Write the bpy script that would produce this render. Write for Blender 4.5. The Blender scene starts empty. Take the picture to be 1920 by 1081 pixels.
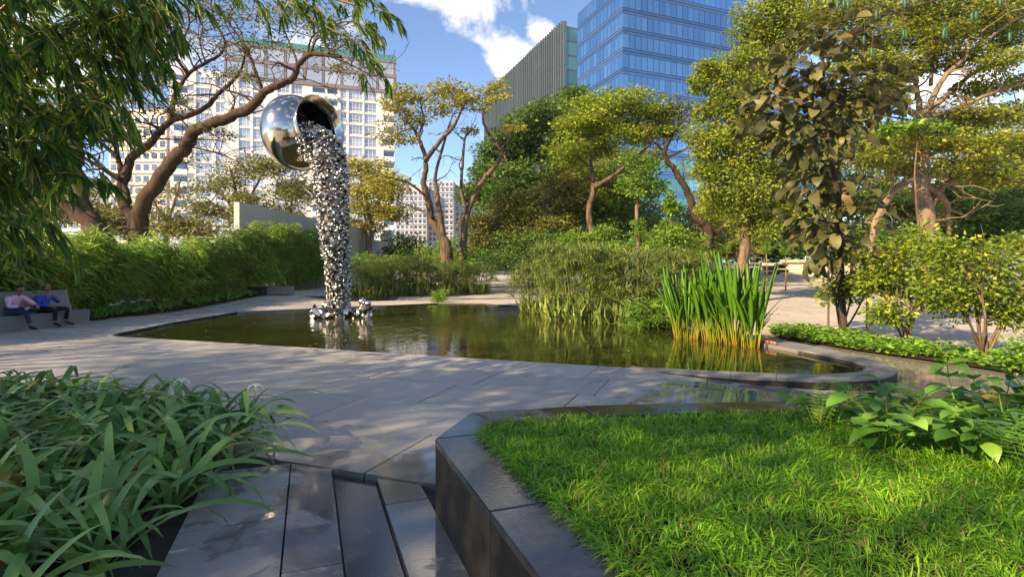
import bpy, math, random
import numpy as np
from mathutils import Vector, Matrix
from mathutils.geometry import delaunay_2d_cdt

scene = bpy.context.scene
# ------------------------------------------------------------------ camera
CAM_H, F, CX, CY = 1.6, 1020.0, 960.0, 510.0       # lens and horizon read off the photograph (1920 px wide)
cam_data = bpy.data.cameras.new('camera')
cam = bpy.data.objects.new('camera', cam_data)
scene.collection.objects.link(cam)
cam.location = (0, 0, CAM_H)
cam.rotation_euler = (math.radians(90), 0, 0)
cam_data.sensor_width = 36
cam_data.lens = 36 * F / 1920
cam_data.shift_y = -(540.5 - CY) / 1920
cam_data.clip_start = 0.05
cam_data.clip_end = 5000
scene.camera = cam
# ------------------------------------------------------------------ sky, sun, exposure
SUN_AZ = (-0.78, -0.62)        # horizontal direction towards the sun
SUN_EL = math.radians(31)
CLOUD_SHIFT = 1.3
world = bpy.data.worlds.new('World')
scene.world = world
world.use_nodes = True
wn, wl = world.node_tree.nodes, world.node_tree.links
wn.clear()
w_out = wn.new('ShaderNodeOutputWorld')
w_bg = wn.new('ShaderNodeBackground')
w_sky = wn.new('ShaderNodeTexSky')
w_sky.sky_type = 'NISHITA'
w_sky.sun_disc = False
w_sky.sun_elevation = SUN_EL
w_sky.sun_rotation = math.atan2(SUN_AZ[0], SUN_AZ[1])
w_sky.air_density = 0.8
w_sky.altitude = 600
w_sky.dust_density = 0.25
w_sky.ozone_density = 5.0
w_bg.inputs['Strength'].default_value = 0.09
w_tc = wn.new('ShaderNodeTexCoord')
w_noise = wn.new('ShaderNodeTexNoise')
w_noise.inputs['Scale'].default_value = 5.0
w_noise.inputs['Detail'].default_value = 9
w_noise.inputs['Roughness'].default_value = 0.6
w_noise.inputs['Distortion'].default_value = 0.3
w_map = wn.new('ShaderNodeMapping')
w_map.inputs['Location'].default_value = (CLOUD_SHIFT, 0, 0)
wl.new(w_tc.outputs['Generated'], w_map.inputs['Vector'])
wl.new(w_map.outputs['Vector'], w_noise.inputs['Vector'])
def w_math(op, a, b=None, clamp=False):
    n = wn.new('ShaderNodeMath'); n.operation = op; n.use_clamp = clamp
    for i, v in enumerate((a, b)):
        if v is None: continue
        if isinstance(v, (int, float)): n.inputs[i].default_value = v
        else: wl.new(v, n.inputs[i])
    return n.outputs[0]
def cloud_at(px, py, rad, gain):
    d = Vector(((px - CX) / F, 1, (CY - py) / F)).normalized()
    n = wn.new('ShaderNodeVectorMath'); n.operation = 'DISTANCE'
    wl.new(w_tc.outputs['Generated'], n.inputs[0]); n.inputs[1].default_value = d
    return w_math('MULTIPLY', w_math('SUBTRACT', 1.0, w_math('DIVIDE', n.outputs['Value'], rad), True), gain)
w_sum = w_noise.outputs['Fac']
for c in ((850, 0, .08, .16), (800, -45, .10, .14), (960, 118, .045, .24), (1022, 62, .042, .18), (640, 90, .09, .12)):
    w_sum = w_math('ADD', w_sum, cloud_at(*c))
w_ramp = wn.new('ShaderNodeValToRGB')
w_ramp.color_ramp.elements[0].position = 0.55
w_ramp.color_ramp.elements[1].position = 0.72
wl.new(w_sum, w_ramp.inputs['Fac'])
w_mix = wn.new('ShaderNodeMixRGB')
wl.new(w_ramp.outputs['Color'], w_mix.inputs['Fac'])
wl.new(w_sky.outputs['Color'], w_mix.inputs['Color1'])
w_cl = wn.new('ShaderNodeMixRGB')               # sunlit puffs and softer grey folds
wl.new(w_math('MULTIPLY', w_math('SUBTRACT', w_sum, .58), 3.0, True), w_cl.inputs['Fac'])
w_cl.inputs['Color1'].default_value = (5.5, 5.5, 5.6, 1)
w_cl.inputs['Color2'].default_value = (13.0, 12.2, 11.2, 1)
wl.new(w_cl.outputs['Color'], w_mix.inputs['Color2'])
wl.new(w_mix.outputs['Color'], w_bg.inputs['Color'])
wl.new(w_bg.outputs['Background'], w_out.inputs['Surface'])

sun_data = bpy.data.lights.new('sun', 'SUN')
sun_data.energy = 3.8
sun_data.angle = math.radians(0.8)
sun_data.color = (1.0, 0.80, 0.55)
sun = bpy.data.objects.new('sun', sun_data)
scene.collection.objects.link(sun)
_s = Vector((SUN_AZ[0], SUN_AZ[1], 0)).normalized() * math.cos(SUN_EL)
SUN_DIR = Vector((_s.x, _s.y, math.sin(SUN_EL)))
sun.rotation_euler = SUN_DIR.to_track_quat('Z', 'Y').to_euler()
vs = scene.view_settings
vs.view_transform = 'Standard'
vs.look = 'None'
vs.exposure = 1.8
vs.use_white_balance = True          # the photograph is balanced warm
vs.white_balance_temperature = 7500
vs.gamma = 1.0
vs.use_curve_mapping = False
scene.cycles.max_bounces = 6
scene.cycles.diffuse_bounces = 3
scene.cycles.glossy_bounces = 3
scene.cycles.transmission_bounces = 4
scene.cycles.transparent_max_bounces = 8
scene.cycles.use_denoising = True
scene.cycles.sample_clamp_indirect = 6

# ------------------------------------------------------------------ helpers
rng = np.random.default_rng(11)
random.seed(4)
COL = scene.collection
def W(px, py, d):
    """point seen at photograph pixel (px, py) standing d metres in front of the camera"""
    return Vector(((px - CX) / F * d, d, CAM_H - (py - CY) / F * d))
def sstep(a, b, v):
    t = np.clip((np.asarray(v, float) - a) / (b - a), 0, 1)
    return t * t * (3 - 2 * t)
def gz(x, y):
    """height of the ground: level by the pool, a dip on the right, rising at the back"""
    x = np.asarray(x, float); y = np.asarray(y, float)
    dip = -0.14 * sstep(1.9, 4.6, x) * (1 - sstep(16, 26, y))
    left = sstep(22, 32, y) * sstep(9, 12.5, -x)
    mid = sstep(30, 40, y)
    return dip + 0.38 * np.maximum(left, mid) + 0.4 * sstep(36, 52, y)
def GZ(x, y): return float(gz(x, y))
def link(o, parent=None):
    COL.objects.link(o)
    if parent is not None: o.parent = parent
    return o
def tag(o, label=None, cat=None, group=None, kind=None):
    if label: o['label'] = label
    if cat: o['category'] = cat
    if group: o['group'] = group
    if kind: o['kind'] = kind
    return o
def empty(name, loc=(0, 0, 0), label=None, cat=None, group=None, rz=0.0):
    o = bpy.data.objects.new(name, None)
    o.location = loc; o.rotation_euler = (0, 0, rz); o.empty_display_size = .1
    link(o)
    return tag(o, label, cat, group)

class MB:
    """collects verts / faces (+ one random number per face) into one mesh"""
    def __init__(s): s.V = []; s.Q = []; s.T = []; s.qv = []; s.tv = []; s.N = []; s.n = 0
    def add(s, V, quads=None, tris=None, var=0.5):
        V = np.asarray(V, np.float32).reshape(-1, 3)
        s.V.append(V)
        if quads is not None and len(quads):
            q = np.asarray(quads, np.int64).reshape(-1, 4) + s.n; s.Q.append(q)
            s.qv.append(np.broadcast_to(np.asarray(var, np.float32), (len(q),)) if np.ndim(var) == 0 else np.asarray(var, np.float32))
        if tris is not None and len(tris):
            t = np.asarray(tris, np.int64).reshape(-1, 3) + s.n; s.T.append(t)
            s.tv.append(np.broadcast_to(np.asarray(var, np.float32), (len(t),)) if np.ndim(var) == 0 else np.asarray(var, np.float32))
        s.n += len(V)
    def box(s, x0, x1, y0, y1, z0, z1, M=None, var=.5):
        v = np.array([(x, y, z) for z in (z0, z1) for y in (y0, y1) for x in (x0, x1)], float)
        if M is not None: v = (np.array(M)[:3, :3] @ v.T).T + np.array(M)[:3, 3]
        s.add(v, quads=[(0, 2, 3, 1), (4, 5, 7, 6), (0, 1, 5, 4), (2, 6, 7, 3), (0, 4, 6, 2), (1, 3, 7, 5)], var=var)
    def prism(s, poly, z0, z1, inset=0.0, var=.5):
        """upright prism over a convex polygon; z0/z1 may be functions of x, y; inset = small chamfer at the top"""
        p = np.asarray(poly, float); n = len(p)
        if n < 3: return
        a = .5 * np.sum(p[:, 0] * np.roll(p[:, 1], -1) - np.roll(p[:, 0], -1) * p[:, 1])
        if a < 0: p = p[::-1]
        f0 = z0 if callable(z0) else (lambda x, y: np.full(len(x), z0))
        f1 = z1 if callable(z1) else (lambda x, y: np.full(len(x), z1))
        rings = [np.c_[p, f0(p[:, 0], p[:, 1])]]
        if inset > 0:
            c = p.mean(0); dv = c - p; L = np.linalg.norm(dv, axis=1, keepdims=True)
            pi = p + dv / np.maximum(L, 1e-6) * np.minimum(inset * 1.4, L * .3)
            rings.append(np.c_[p, f1(p[:, 0], p[:, 1]) - inset]); rings.append(np.c_[pi, f1(pi[:, 0], pi[:, 1])])
        else:
            rings.append(np.c_[p, f1(p[:, 0], p[:, 1])])
        V = np.concatenate(rings); q = []
        for r in range(len(rings) - 1):
            for i in range(n):
                j = (i + 1) % n
                q.append((r * n + i, r * n + j, (r + 1) * n + j, (r + 1) * n + i))
        b = (len(rings) - 1) * n
        t = [(b, b + i, b + i + 1) for i in range(1, n - 1)]
        s.add(V, quads=q, tris=t, var=var)
    def tube(s, pts, rad, n=8, var=.5, cap=True):
        P = np.asarray(pts, float); R = np.broadcast_to(np.asarray(rad, float), (len(P),))
        T = np.gradient(P, axis=0); T /= np.maximum(np.linalg.norm(T, axis=1, keepdims=True), 1e-9)
        ref = np.array((0, 0, 1.)) if abs(T[0][2]) < .9 else np.array((1., 0, 0))
        a = np.linspace(0, 2 * np.pi, n, endpoint=False); V = []
        u = np.cross(T[0], ref); u /= np.linalg.norm(u)
        for i in range(len(P)):
            u = u - T[i] * np.dot(u, T[i]); u /= max(np.linalg.norm(u), 1e-9)
            w = np.cross(T[i], u)
            V.append(P[i] + R[i] * (np.cos(a)[:, None] * u + np.sin(a)[:, None] * w))
        V = np.concatenate(V); q = []
        for i in range(len(P) - 1):
            for k in range(n):
                k2 = (k + 1) % n
                q.append((i * n + k, i * n + k2, (i + 1) * n + k2, (i + 1) * n + k))
        t = []
        if cap:
            b = (len(P) - 1) * n
            t = [(b, b + k, b + k + 1) for k in range(1, n - 1)] + [(0, k + 1, k) for k in range(1, n - 1)]
        s.add(V, quads=q, tris=t, var=var)
    def lathe(s, prof, n=24, M=None, var=.5):
        pr = np.asarray(prof, float); a = np.linspace(0, 2 * np.pi, n, endpoint=False)
        V = np.concatenate([np.c_[r * np.cos(a), r * np.sin(a), np.full(n, z)] for r, z in pr])
        if M is not None: V = (np.array(M)[:3, :3] @ V.T).T + np.array(M)[:3, 3]
        q = [(i * n + k, i * n + (k + 1) % n, (i + 1) * n + (k + 1) % n, (i + 1) * n + k) for i in range(len(pr) - 1) for k in range(n)]
        s.add(V, quads=q, var=var)
    def leaves(s, tpl, pos, dirs, ups, scale, var=None):
        """copies of a leaf shape (verts along +x, normal +z)"""
        tv, tq, tt = tpl
        N = len(pos)
        if N == 0: return
        d = dirs / np.maximum(np.linalg.norm(dirs, axis=1, keepdims=True), 1e-9)
        side = np.cross(ups, d); side /= np.maximum(np.linalg.norm(side, axis=1, keepdims=True), 1e-9)
        up = np.cross(d, side)
        sc = np.broadcast_to(np.asarray(scale, float), (N,))[:, None, None]
        V = (tv[None, :, 0:1] * d[:, None, :] + tv[None, :, 1:2] * side[:, None, :] + tv[None, :, 2:3] * up[:, None, :]) * sc + pos[:, None, :]
        k = len(tv); off = (np.arange(N) * k)[:, None, None]
        if var is None: var = rng.random(N)
        var = np.asarray(var, np.float32)
        base = s.n; s.V.append(V.reshape(-1, 3).astype(np.float32)); s.n += N * k
        if len(tq):
            s.Q.append((np.asarray(tq)[None] + off).reshape(-1, 4) + base); s.qv.append(np.repeat(var, len(tq)))
        if len(tt):
            s.T.append((np.asarray(tt)[None] + off).reshape(-1, 3) + base); s.tv.append(np.repeat(var, len(tt)))
    def mesh(s, name, mat, smooth=False):
        me = bpy.data.meshes.new(name)
        V = np.concatenate(s.V) if s.V else np.zeros((0, 3), np.float32)
        Q = np.concatenate(s.Q) if s.Q else np.zeros((0, 4), np.int64)
        T = np.concatenate(s.T) if s.T else np.zeros((0, 3), np.int64)
        me.vertices.add(len(V)); me.vertices.foreach_set('co', V.ravel())
        nl = len(Q) * 4 + len(T) * 3
        me.loops.add(nl); me.loops.foreach_set('vertex_index', np.concatenate([Q.ravel(), T.ravel()]).astype(np.int32))
        nf = len(Q) + len(T); me.polygons.add(nf)
        st = np.concatenate([np.arange(len(Q)) * 4, len(Q) * 4 + np.arange(len(T)) * 3]).astype(np.int32)
        me.polygons.foreach_set('loop_start', st)
        me.polygons.foreach_set('use_smooth', np.full(nf, bool(smooth)))
        var = np.concatenate(s.qv + s.tv).astype(np.float32) if nf else np.zeros(0, np.float32)
        at = me.attributes.new('var', 'FLOAT', 'FACE'); at.data.foreach_set('value', var)
        me.update(calc_edges=True); me.validate()
        for m in (mat if isinstance(mat, (list, tuple)) else [mat]): me.materials.append(m)
        return me
    def build(s, name, mat, parent=None, loc=None, smooth=False):
        o = bpy.data.objects.new(name, s.mesh(name, mat, smooth))
        if loc is not None: o.location = loc
        return link(o, parent)
def inst(name, me, parent=None, M=None, loc=None):
    o = bpy.data.objects.new(name, me)
    if M is not None: o.matrix_local = M
    if loc is not None: o.location = loc
    return link(o, parent)
def frame_matrix(pos, d, up=(0, 0, 1), s=1.0):
    """x axis along d, z close to up"""
    d = Vector(d).normalized(); u = Vector(up); sd = u.cross(d)
    if sd.length < 1e-4: sd = Vector((0, 1, 0)).cross(d)
    sd.normalize(); u = d.cross(sd)
    sx, sy, sz = (s, s, s) if isinstance(s, (int, float)) else s
    M = Matrix(((d.x * sx, sd.x * sy, u.x * sz, pos[0]), (d.y * sx, sd.y * sy, u.y * sz, pos[1]), (d.z * sx, sd.z * sy, u.z * sz, pos[2]), (0, 0, 0, 1)))
    return M
def crom(pts, k=5):
    """smooth curve through points (rows may carry a radius)"""
    P = np.asarray(pts, float)
    if len(P) < 3: return np.array([P[0] + (P[-1] - P[0]) * t for t in np.linspace(0, 1, k + 1)])
    Q = np.concatenate([[2 * P[0] - P[1]], P, [2 * P[-1] - P[-2]]]); out = []
    for i in range(1, len(Q) - 2):
        for t in np.linspace(0, 1, k, endpoint=False):
            a, b, c, d = Q[i - 1], Q[i], Q[i + 1], Q[i + 2]
            out.append(.5 * (2 * b + (c - a) * t + (2 * a - 5 * b + 4 * c - d) * t * t + (3 * b - a - 3 * c + d) * t ** 3))
    out.append(P[-1])
    return np.array(out)
def unit_rand(n):
    v = rng.normal(size=(n, 3)); return v / np.linalg.norm(v, axis=1, keepdims=True)

# leaf shapes
L_QUAD = (np.array([(0, -.0, 0), (.45, -.27, .05), (1, 0, -.05), (.45, .27, .05)]), [(0, 1, 2, 3)], [])
L_LONG = (np.array([(0, 0, 0), (.3, -.07, .03), (1, 0, -.12), (.3, .07, .03)]), [(0, 1, 2, 3)], [])
L_BLADE = (np.array([(0, -.055, 0), (0, .055, 0), (.5, -.06, .14), (.5, .06, .14), (1, 0, -.05)]), [(0, 2, 3, 1)], [(2, 4, 3)])
L_GRASS = (np.array([(0, -.03, 0), (0, .03, 0), (.4, -.032, .22), (.4, .032, .22), (.75, -.022, .16), (.75, .022, .16), (1, 0, -.04)]), [(0, 2, 3, 1), (2, 4, 5, 3)], [(4, 6, 5)])
L_BAMB = (np.array([(0, 0, 0), (.25, -.065, .02), (.25, 0, -.005), (.25, .065, .02), (.65, -.055, -.02), (.65, 0, -.045), (.65, .055, -.02), (1, 0, -.14)]),
          [(1, 4, 5, 2), (2, 5, 6, 3)], [(0, 1, 2), (0, 2, 3), (4, 7, 5), (5, 7, 6)])

# ------------------------------------------------------------------ materials
def new_mat(name):
    m = bpy.data.materials.new(name); m.use_nodes = True
    nt = m.node_tree; nt.nodes.clear()
    return m, nt, nt.nodes, nt.links
def nd(nt, t, **kw):
    n = nt.nodes.new(t)
    for k, v in kw.items(): setattr(n, k, v)
    return n
def ramp(nt, src, stops):
    r = nd(nt, 'ShaderNodeValToRGB'); e = r.color_ramp.elements
    while len(e) < len(stops): e.new(.5)
    for i, (p, c) in enumerate(stops):
        e[i].position = p; e[i].color = (*c, 1) if len(c) == 3 else c
    nt.links.new(src, r.inputs['Fac'])
    return r.outputs['Color']
def noise(nt, scale, detail=5, rough=.6, coord=None, dist=0):
    n = nd(nt, 'ShaderNodeTexNoise')
    n.inputs['Scale'].default_value = scale; n.inputs['Detail'].default_value = detail
    n.inputs['Roughness'].default_value = rough; n.inputs['Distortion'].default_value = dist
    if coord is not None: nt.links.new(coord, n.inputs['Vector'])
    return n.outputs['Fac']
def geo_pos(nt): return nd(nt, 'ShaderNodeNewGeometry').outputs['Position']
def mixc(nt, fac, a, b, mode='MIX'):
    n = nd(nt, 'ShaderNodeMixRGB', blend_type=mode)
    for i, v in ((0, fac), (1, a), (2, b)):
        if isinstance(v, (int, float)): n.inputs[i].default_value = v
        elif isinstance(v, tuple): n.inputs[i].default_value = (*v, 1)
        else: nt.links.new(v, n.inputs[i])
    return n.outputs[0]
def mth(nt, op, a, b=0.0, clamp=False):
    n = nd(nt, 'ShaderNodeMath', operation=op); n.use_clamp = clamp
    for i, v in ((0, a), (1, b)):
        if isinstance(v, (int, float)): n.inputs[i].default_value = v
        else: nt.links.new(v, n.inputs[i])
    return n.outputs[0]
def bump(nt, h, strength, dist=.03):
    b = nd(nt, 'ShaderNodeBump'); b.inputs['Strength'].default_value = strength; b.inputs['Distance'].default_value = dist
    nt.links.new(h, b.inputs['Height'])
    return b.outputs['Normal']
def princ(nt, **kw):
    p = nd(nt, 'ShaderNodeBsdfPrincipled')
    for k, v in kw.items():
        i = p.inputs[k]
        if isinstance(v, (int, float)): i.default_value = v
        elif isinstance(v, tuple): i.default_value = (*v, 1) if len(v) == 3 else v
        else: nt.links.new(v, i)
    return p
def out(nt, sh):
    o = nd(nt, 'ShaderNodeOutputMaterial'); nt.links.new(sh, o.inputs['Surface'])
MATS = {}
LEAF_GAIN = 1.62
def leaf_mat(name, c0, c1, c2=None, trans=.35, rough=.5, c_odd=None):
    """foliage: each leaf its own mix of the tones; light shines through"""
    m, nt, N, Lk = new_mat(name)
    at = nd(nt, 'ShaderNodeAttribute', attribute_name='var')
    oi = nd(nt, 'ShaderNodeObjectInfo')
    v = mth(nt, 'FRACT', mth(nt, 'ADD', at.outputs['Fac'], oi.outputs['Random']))
    c0, c1, c2 = (tuple(min(.8, k * LEAF_GAIN) for k in c) for c in (c0, c1, c2 or c1))
    st = [(0, c0), (.55, c1), (.95, c2)]
    if c_odd: st += [(.97, c_odd)]
    col = ramp(nt, v, st)
    p = princ(nt, **{'Base Color': col, 'Roughness': rough, 'Specular IOR Level': .35})
    t = nd(nt, 'ShaderNodeBsdfTranslucent')
    Lk.new(mixc(nt, .5, col, (1.0, 1.0, .35), 'MULTIPLY'), t.inputs['Color'])
    g = nd(nt, 'ShaderNodeBrightContrast'); Lk.new(col, g.inputs['Color']); g.inputs['Bright'].default_value = .02
    Lk.new(g.outputs[0], t.inputs['Color'])
    mx = nd(nt, 'ShaderNodeMixShader'); mx.inputs[0].default_value = trans
    Lk.new(p.outputs[0], mx.inputs[1]); Lk.new(t.outputs[0], mx.inputs[2])
    out(nt, mx.outputs[0])
    MATS[name] = m
    return m
def rough_mat(name, c0, c1, scale=6, rough=.8, bmp=.3, spec=.3, metal=0., stretch=None, bscale=None, lo=.25, hi=.75):
    m, nt, N, Lk = new_mat(name)
    pos = nd(nt, 'ShaderNodeTexCoord').outputs['Object']
    if stretch:
        mp = nd(nt, 'ShaderNodeMapping'); mp.inputs['Scale'].default_value = stretch; Lk.new(pos, mp.inputs['Vector']); pos = mp.outputs[0]
    n1 = noise(nt, scale, 8, .65, pos)
    oi = nd(nt, 'ShaderNodeObjectInfo')
    f = mth(nt, 'ADD', mth(nt, 'MULTIPLY', oi.outputs['Random'], .3), mth(nt, 'SUBTRACT', n1, .15), True)
    col = ramp(nt, f, [(lo, c0), (hi, c1)])
    kw = {'Base Color': col, 'Roughness': rough, 'Specular IOR Level': spec, 'Metallic': metal}
    if bmp: kw['Normal'] = bump(nt, noise(nt, bscale or scale * 4, 6, .7, pos), bmp)
    out(nt, princ(nt, **kw).outputs[0])
    MATS[name] = m
    return m
# ---- stone, water, building materials
def paving_mat(name, pattern=False, c0=(.25, .245, .24), c1=(.35, .335, .315), wet=True):
    m, nt, N, Lk = new_mat(name)
    pos = geo_pos(nt)
    oi = nd(nt, 'ShaderNodeObjectInfo')
    n1 = noise(nt, 1.3, 7, .62, pos, .4)
    n2 = noise(nt, 40, 4, .7, pos)
    f = mth(nt, 'ADD', mth(nt, 'MULTIPLY', n1, .65), mth(nt, 'MULTIPLY', oi.outputs['Random'], .36), True)
    col = ramp(nt, f, [(.28, c0), (.72, c1)])
    col = mixc(nt, .25, col, n2, 'OVERLAY')
    col = mixc(nt, ramp(nt, noise(nt, .5, 6, .7, pos), [(.56, (0, 0, 0)), (.75, (.35, .35, .35))]), col, (.36, .33, .29))
    h = n2
    if pattern:
        br = nd(nt, 'ShaderNodeTexBrick'); mp = nd(nt, 'ShaderNodeMapping')
        mp.inputs['Rotation'].default_value = (0, 0, math.radians(20.6))
        Lk.new(pos, mp.inputs['Vector']); Lk.new(mp.outputs[0], br.inputs['Vector'])
        br.inputs['Scale'].default_value = 1; br.inputs['Mortar Size'].default_value = .012
        br.inputs['Brick Width'].default_value = 1.75; br.inputs['Row Height'].default_value = 1.16
        br.inputs['Color1'].default_value = (.9, .9, .9, 1); br.inputs['Color2'].default_value = (1.05, 1.05, 1.05, 1); br.inputs['Mortar'].default_value = (.55, .55, .55, 1)
        col = mixc(nt, 1.0, col, br.outputs['Color'], 'MULTIPLY')
    kw = {}
    if wet:
        tot = None
        for (x, y, r, k) in ((-.75, 3.9, 1.5, .95), (-.45, 2.4, 1.3, .8), (.6, 5.1, 1.4, .75), (3.4, 6.4, 2.4, 1.1), (6.3, 6.7, 2.2, 1.1), (7.9, 11.0, 3.6, 1.6), (7.0, 14, 2.0, .8), (8.5, 8.0, 2.2, .9), (-1.7, 4.7, 1.0, .5)):
            dn = nd(nt, 'ShaderNodeVectorMath', operation='DISTANCE'); Lk.new(pos, dn.inputs[0]); dn.inputs[1].default_value = (x, y, 0)
            t = mth(nt, 'MULTIPLY', mth(nt, 'SUBTRACT', 1.0, mth(nt, 'DIVIDE', dn.outputs['Value'], r), True), k)
            tot = t if tot is None else mth(nt, 'MAXIMUM', tot, t)
        nz = noise(nt, 2.6, 7, .6, pos, .6)
        wv = mth(nt, 'ADD', tot, mth(nt, 'MULTIPLY', mth(nt, 'SUBTRACT', nz, .5), 1.6))
        wf = ramp(nt, wv, [(.14, (0, 0, 0)), (.34, (1, 1, 1))])
        col = mixc(nt, wf, col, mixc(nt, 1.0, col, (.5, .5, .52), 'MULTIPLY'))
        kw['Roughness'] = mth(nt, 'SUBTRACT', mth(nt, 'ADD', .42, mth(nt, 'MULTIPLY', n1, .2)), mth(nt, 'MULTIPLY', wf, .50), True)
        hb = mth(nt, 'MULTIPLY', h, mth(nt, 'SUBTRACT', 1.0, mth(nt, 'MULTIPLY', wf, .9)))
    else:
        kw['Roughness'] = .5; hb = h
    kw['Base Color'] = col
    kw['Normal'] = bump(nt, hb, .22, .01)
    kw['Specular IOR Level'] = .5
    out(nt, princ(nt, **kw).outputs[0])
    MATS[name] = m
    return m
M_PAVE = paving_mat('paving_stone')
M_PLAZA = paving_mat('plaza_paving', pattern=True, c0=(.33, .295, .25), c1=(.46, .42, .36))
M_GROUT = rough_mat('joint_dirt', (.05, .045, .04), (.09, .08, .07), 9, .9, .2)
M_COPING = paving_mat('pool_coping_stone', c0=(.15, .147, .145), c1=(.22, .215, .205), wet=False)
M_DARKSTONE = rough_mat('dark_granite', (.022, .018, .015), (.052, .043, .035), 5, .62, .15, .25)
M_POOLWALL = rough_mat('pool_wall_stone', (.02, .018, .015), (.06, .055, .04), 4, .6, .3)
M_BENCH = rough_mat('grey_bench_stone', (.13, .13, .135), (.21, .205, .20), 3, .55, .15, .4)
M_CONC = rough_mat('weathered_concrete', (.30, .31, .30), (.42, .42, .40), .5, .85, .2, .2, stretch=(1, 1, .25))
M_SOIL = rough_mat('brown_soil', (.022, .015, .009), (.07, .045, .028), 7, .95, .8, .1)
M_BARK = rough_mat('tree_bark', (.04, .028, .019), (.15, .105, .07), 2.2, .9, 1.0, .15, stretch=(2, 2, .5), lo=.38, hi=.66, bscale=6)
M_BARK2 = rough_mat('pale_bark', (.06, .042, .027), (.22, .155, .10), 2.2, .9, 1.0, .15, stretch=(2, 2, .5), lo=.38, hi=.66, bscale=6)
M_WOOD = rough_mat('stake_wood', (.12, .085, .05), (.24, .18, .11), 5, .85, .4, .15, stretch=(3, 3, .3))
M_BLACK = rough_mat('black_planter_plastic', (.012, .012, .014), (.03, .03, .032), 5, .5, .1)
M_RAIL = rough_mat('galvanised_rail', (.5, .49, .46), (.62, .61, .58), 8, .4, 0, .5)
M_STEP = rough_mat('pale_step_stone', (.36, .32, .26), (.52, .47, .39), 1.2, .85, .2)
M_ORANGE = rough_mat('orange_hose', (.30, .11, .06), (.42, .17, .10), 4, .5, 0)
# wet top of the planter wall
m, nt, N, Lk = new_mat('wet_granite')
pos = geo_pos(nt)
n1 = noise(nt, 5, 8, .62, pos, .5); n2 = noise(nt, 60, 3, .6, pos)
wf = ramp(nt, noise(nt, 1.7, 6, .55, pos, .5), [(.36, (0, 0, 0)), (.50, (1, 1, 1))])
col = mixc(nt, wf, ramp(nt, n1, [(.3, (.06, .059, .058)), (.7, (.11, .108, .105))]), ramp(nt, n1, [(.3, (.022, .021, .02)), (.7, (.045, .043, .04))]))
out(nt, princ(nt, **{'Base Color': col, 'Roughness': mth(nt, 'SUBTRACT', .30, mth(nt, 'MULTIPLY', wf, .25)), 'Specular IOR Level': .6, 'Normal': bump(nt, n2, .12, .006)}).outputs[0])
M_WETSTONE = m
# murky pool water
m, nt, N, Lk = new_mat('murky_pool_water')
pos = geo_pos(nt)
mp = nd(nt, 'ShaderNodeMapping'); mp.inputs['Scale'].default_value = (1, .55, 1); Lk.new(pos, mp.inputs['Vector'])
col = ramp(nt, noise(nt, .35, 5, .6, pos), [(.3, (.012, .015, .003)), (.7, (.036, .038, .008))])
rp = noise(nt, 3.2, 4, .55, mp.outputs[0], .8)
cd = nd(nt, 'ShaderNodeVectorMath', operation='DISTANCE'); Lk.new(pos, cd.inputs[0]); cd.inputs[1].default_value = (-6.2, 20.2, 0)
fall = mth(nt, 'SUBTRACT', 1.0, mth(nt, 'DIVIDE', cd.outputs['Value'], 9.0), True)
h = mth(nt, 'MULTIPLY', rp, mth(nt, 'ADD', .25, mth(nt, 'MULTIPLY', fall, .9)))
out(nt, princ(nt, **{'Base Color': col, 'Roughness': .03, 'IOR': 1.33, 'Specular IOR Level': .62, 'Normal': bump(nt, h, .35, .05)}).outputs[0])
M_WATER = m
def glass_mat(name, tint, dark, refl=.6, rough=.03, var=.25):
    m, nt, N, Lk = new_mat(name)
    oi = nd(nt, 'ShaderNodeObjectInfo'); at = nd(nt, 'ShaderNodeAttribute', attribute_name='var')
    r = mth(nt, 'FRACT', mth(nt, 'ADD', oi.outputs['Random'], at.outputs['Fac']))
    g = nd(nt, 'ShaderNodeBsdfGlossy'); g.inputs['Roughness'].default_value = rough
    Lk.new(mixc(nt, mth(nt, 'MULTIPLY', r, var), tint, tuple(min(1, c * 1.5 + .08) for c in tint)), g.inputs['Color'])
    d = nd(nt, 'ShaderNodeBsdfDiffuse'); Lk.new(mixc(nt, r, dark, tuple(c * 1.8 for c in dark)), d.inputs['Color'])
    mx = nd(nt, 'ShaderNodeMixShader')
    lw = nd(nt, 'ShaderNodeLayerWeight'); lw.inputs['Blend'].default_value = .35
    Lk.new(mth(nt, 'ADD', refl, mth(nt, 'MULTIPLY', lw.outputs['Fresnel'], 1 - refl), True), mx.inputs[0])
    Lk.new(d.outputs[0], mx.inputs[1]); Lk.new(g.outputs[0], mx.inputs[2])
    out(nt, mx.outputs[0])
    return m
M_TGLASS = glass_mat('blue_tower_glass', (.36, .57, .82), (.02, .05, .09), .60, .03, .45)
M_SPAND = glass_mat('blue_spandrel_glass', (.26, .42, .60), (.03, .05, .08), .5, .08)
M_GGLASS = glass_mat('green_tinted_glass', (.30, .55, .45), (.03, .09, .06), .45, .05, .6)
M_WGLASS = glass_mat('apartment_window_glass', (.60, .64, .68), (.20, .22, .25), .30, .10, .5)
M_DGLASS = glass_mat('dark_room_glass', (.35, .40, .46), (.04, .045, .055), .3, .08, .5)
M_MULL = rough_mat('dark_mullion', (.03, .035, .045), (.05, .055, .07), 3, .5, 0)
M_FIN = rough_mat('pale_metal_fin', (.045, .072, .088), (.085, .12, .14), 2, .35, 0, .5)
M_WHITE = rough_mat('white_render', (.50, .52, .545), (.58, .60, .625), .15, .8, 0, .2)
M_FRAME = rough_mat('white_window_frame', (.7, .7, .7), (.8, .8, .8), 2, .5, 0)
M_MAUVE = rough_mat('mauve_grey_cladding', (.13, .11, .125), (.19, .165, .18), .4, .6, 0)
M_GREENP = glass_mat('green_parapet_glass', (.22, .48, .40), (.03, .12, .09), .35, .1)
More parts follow.
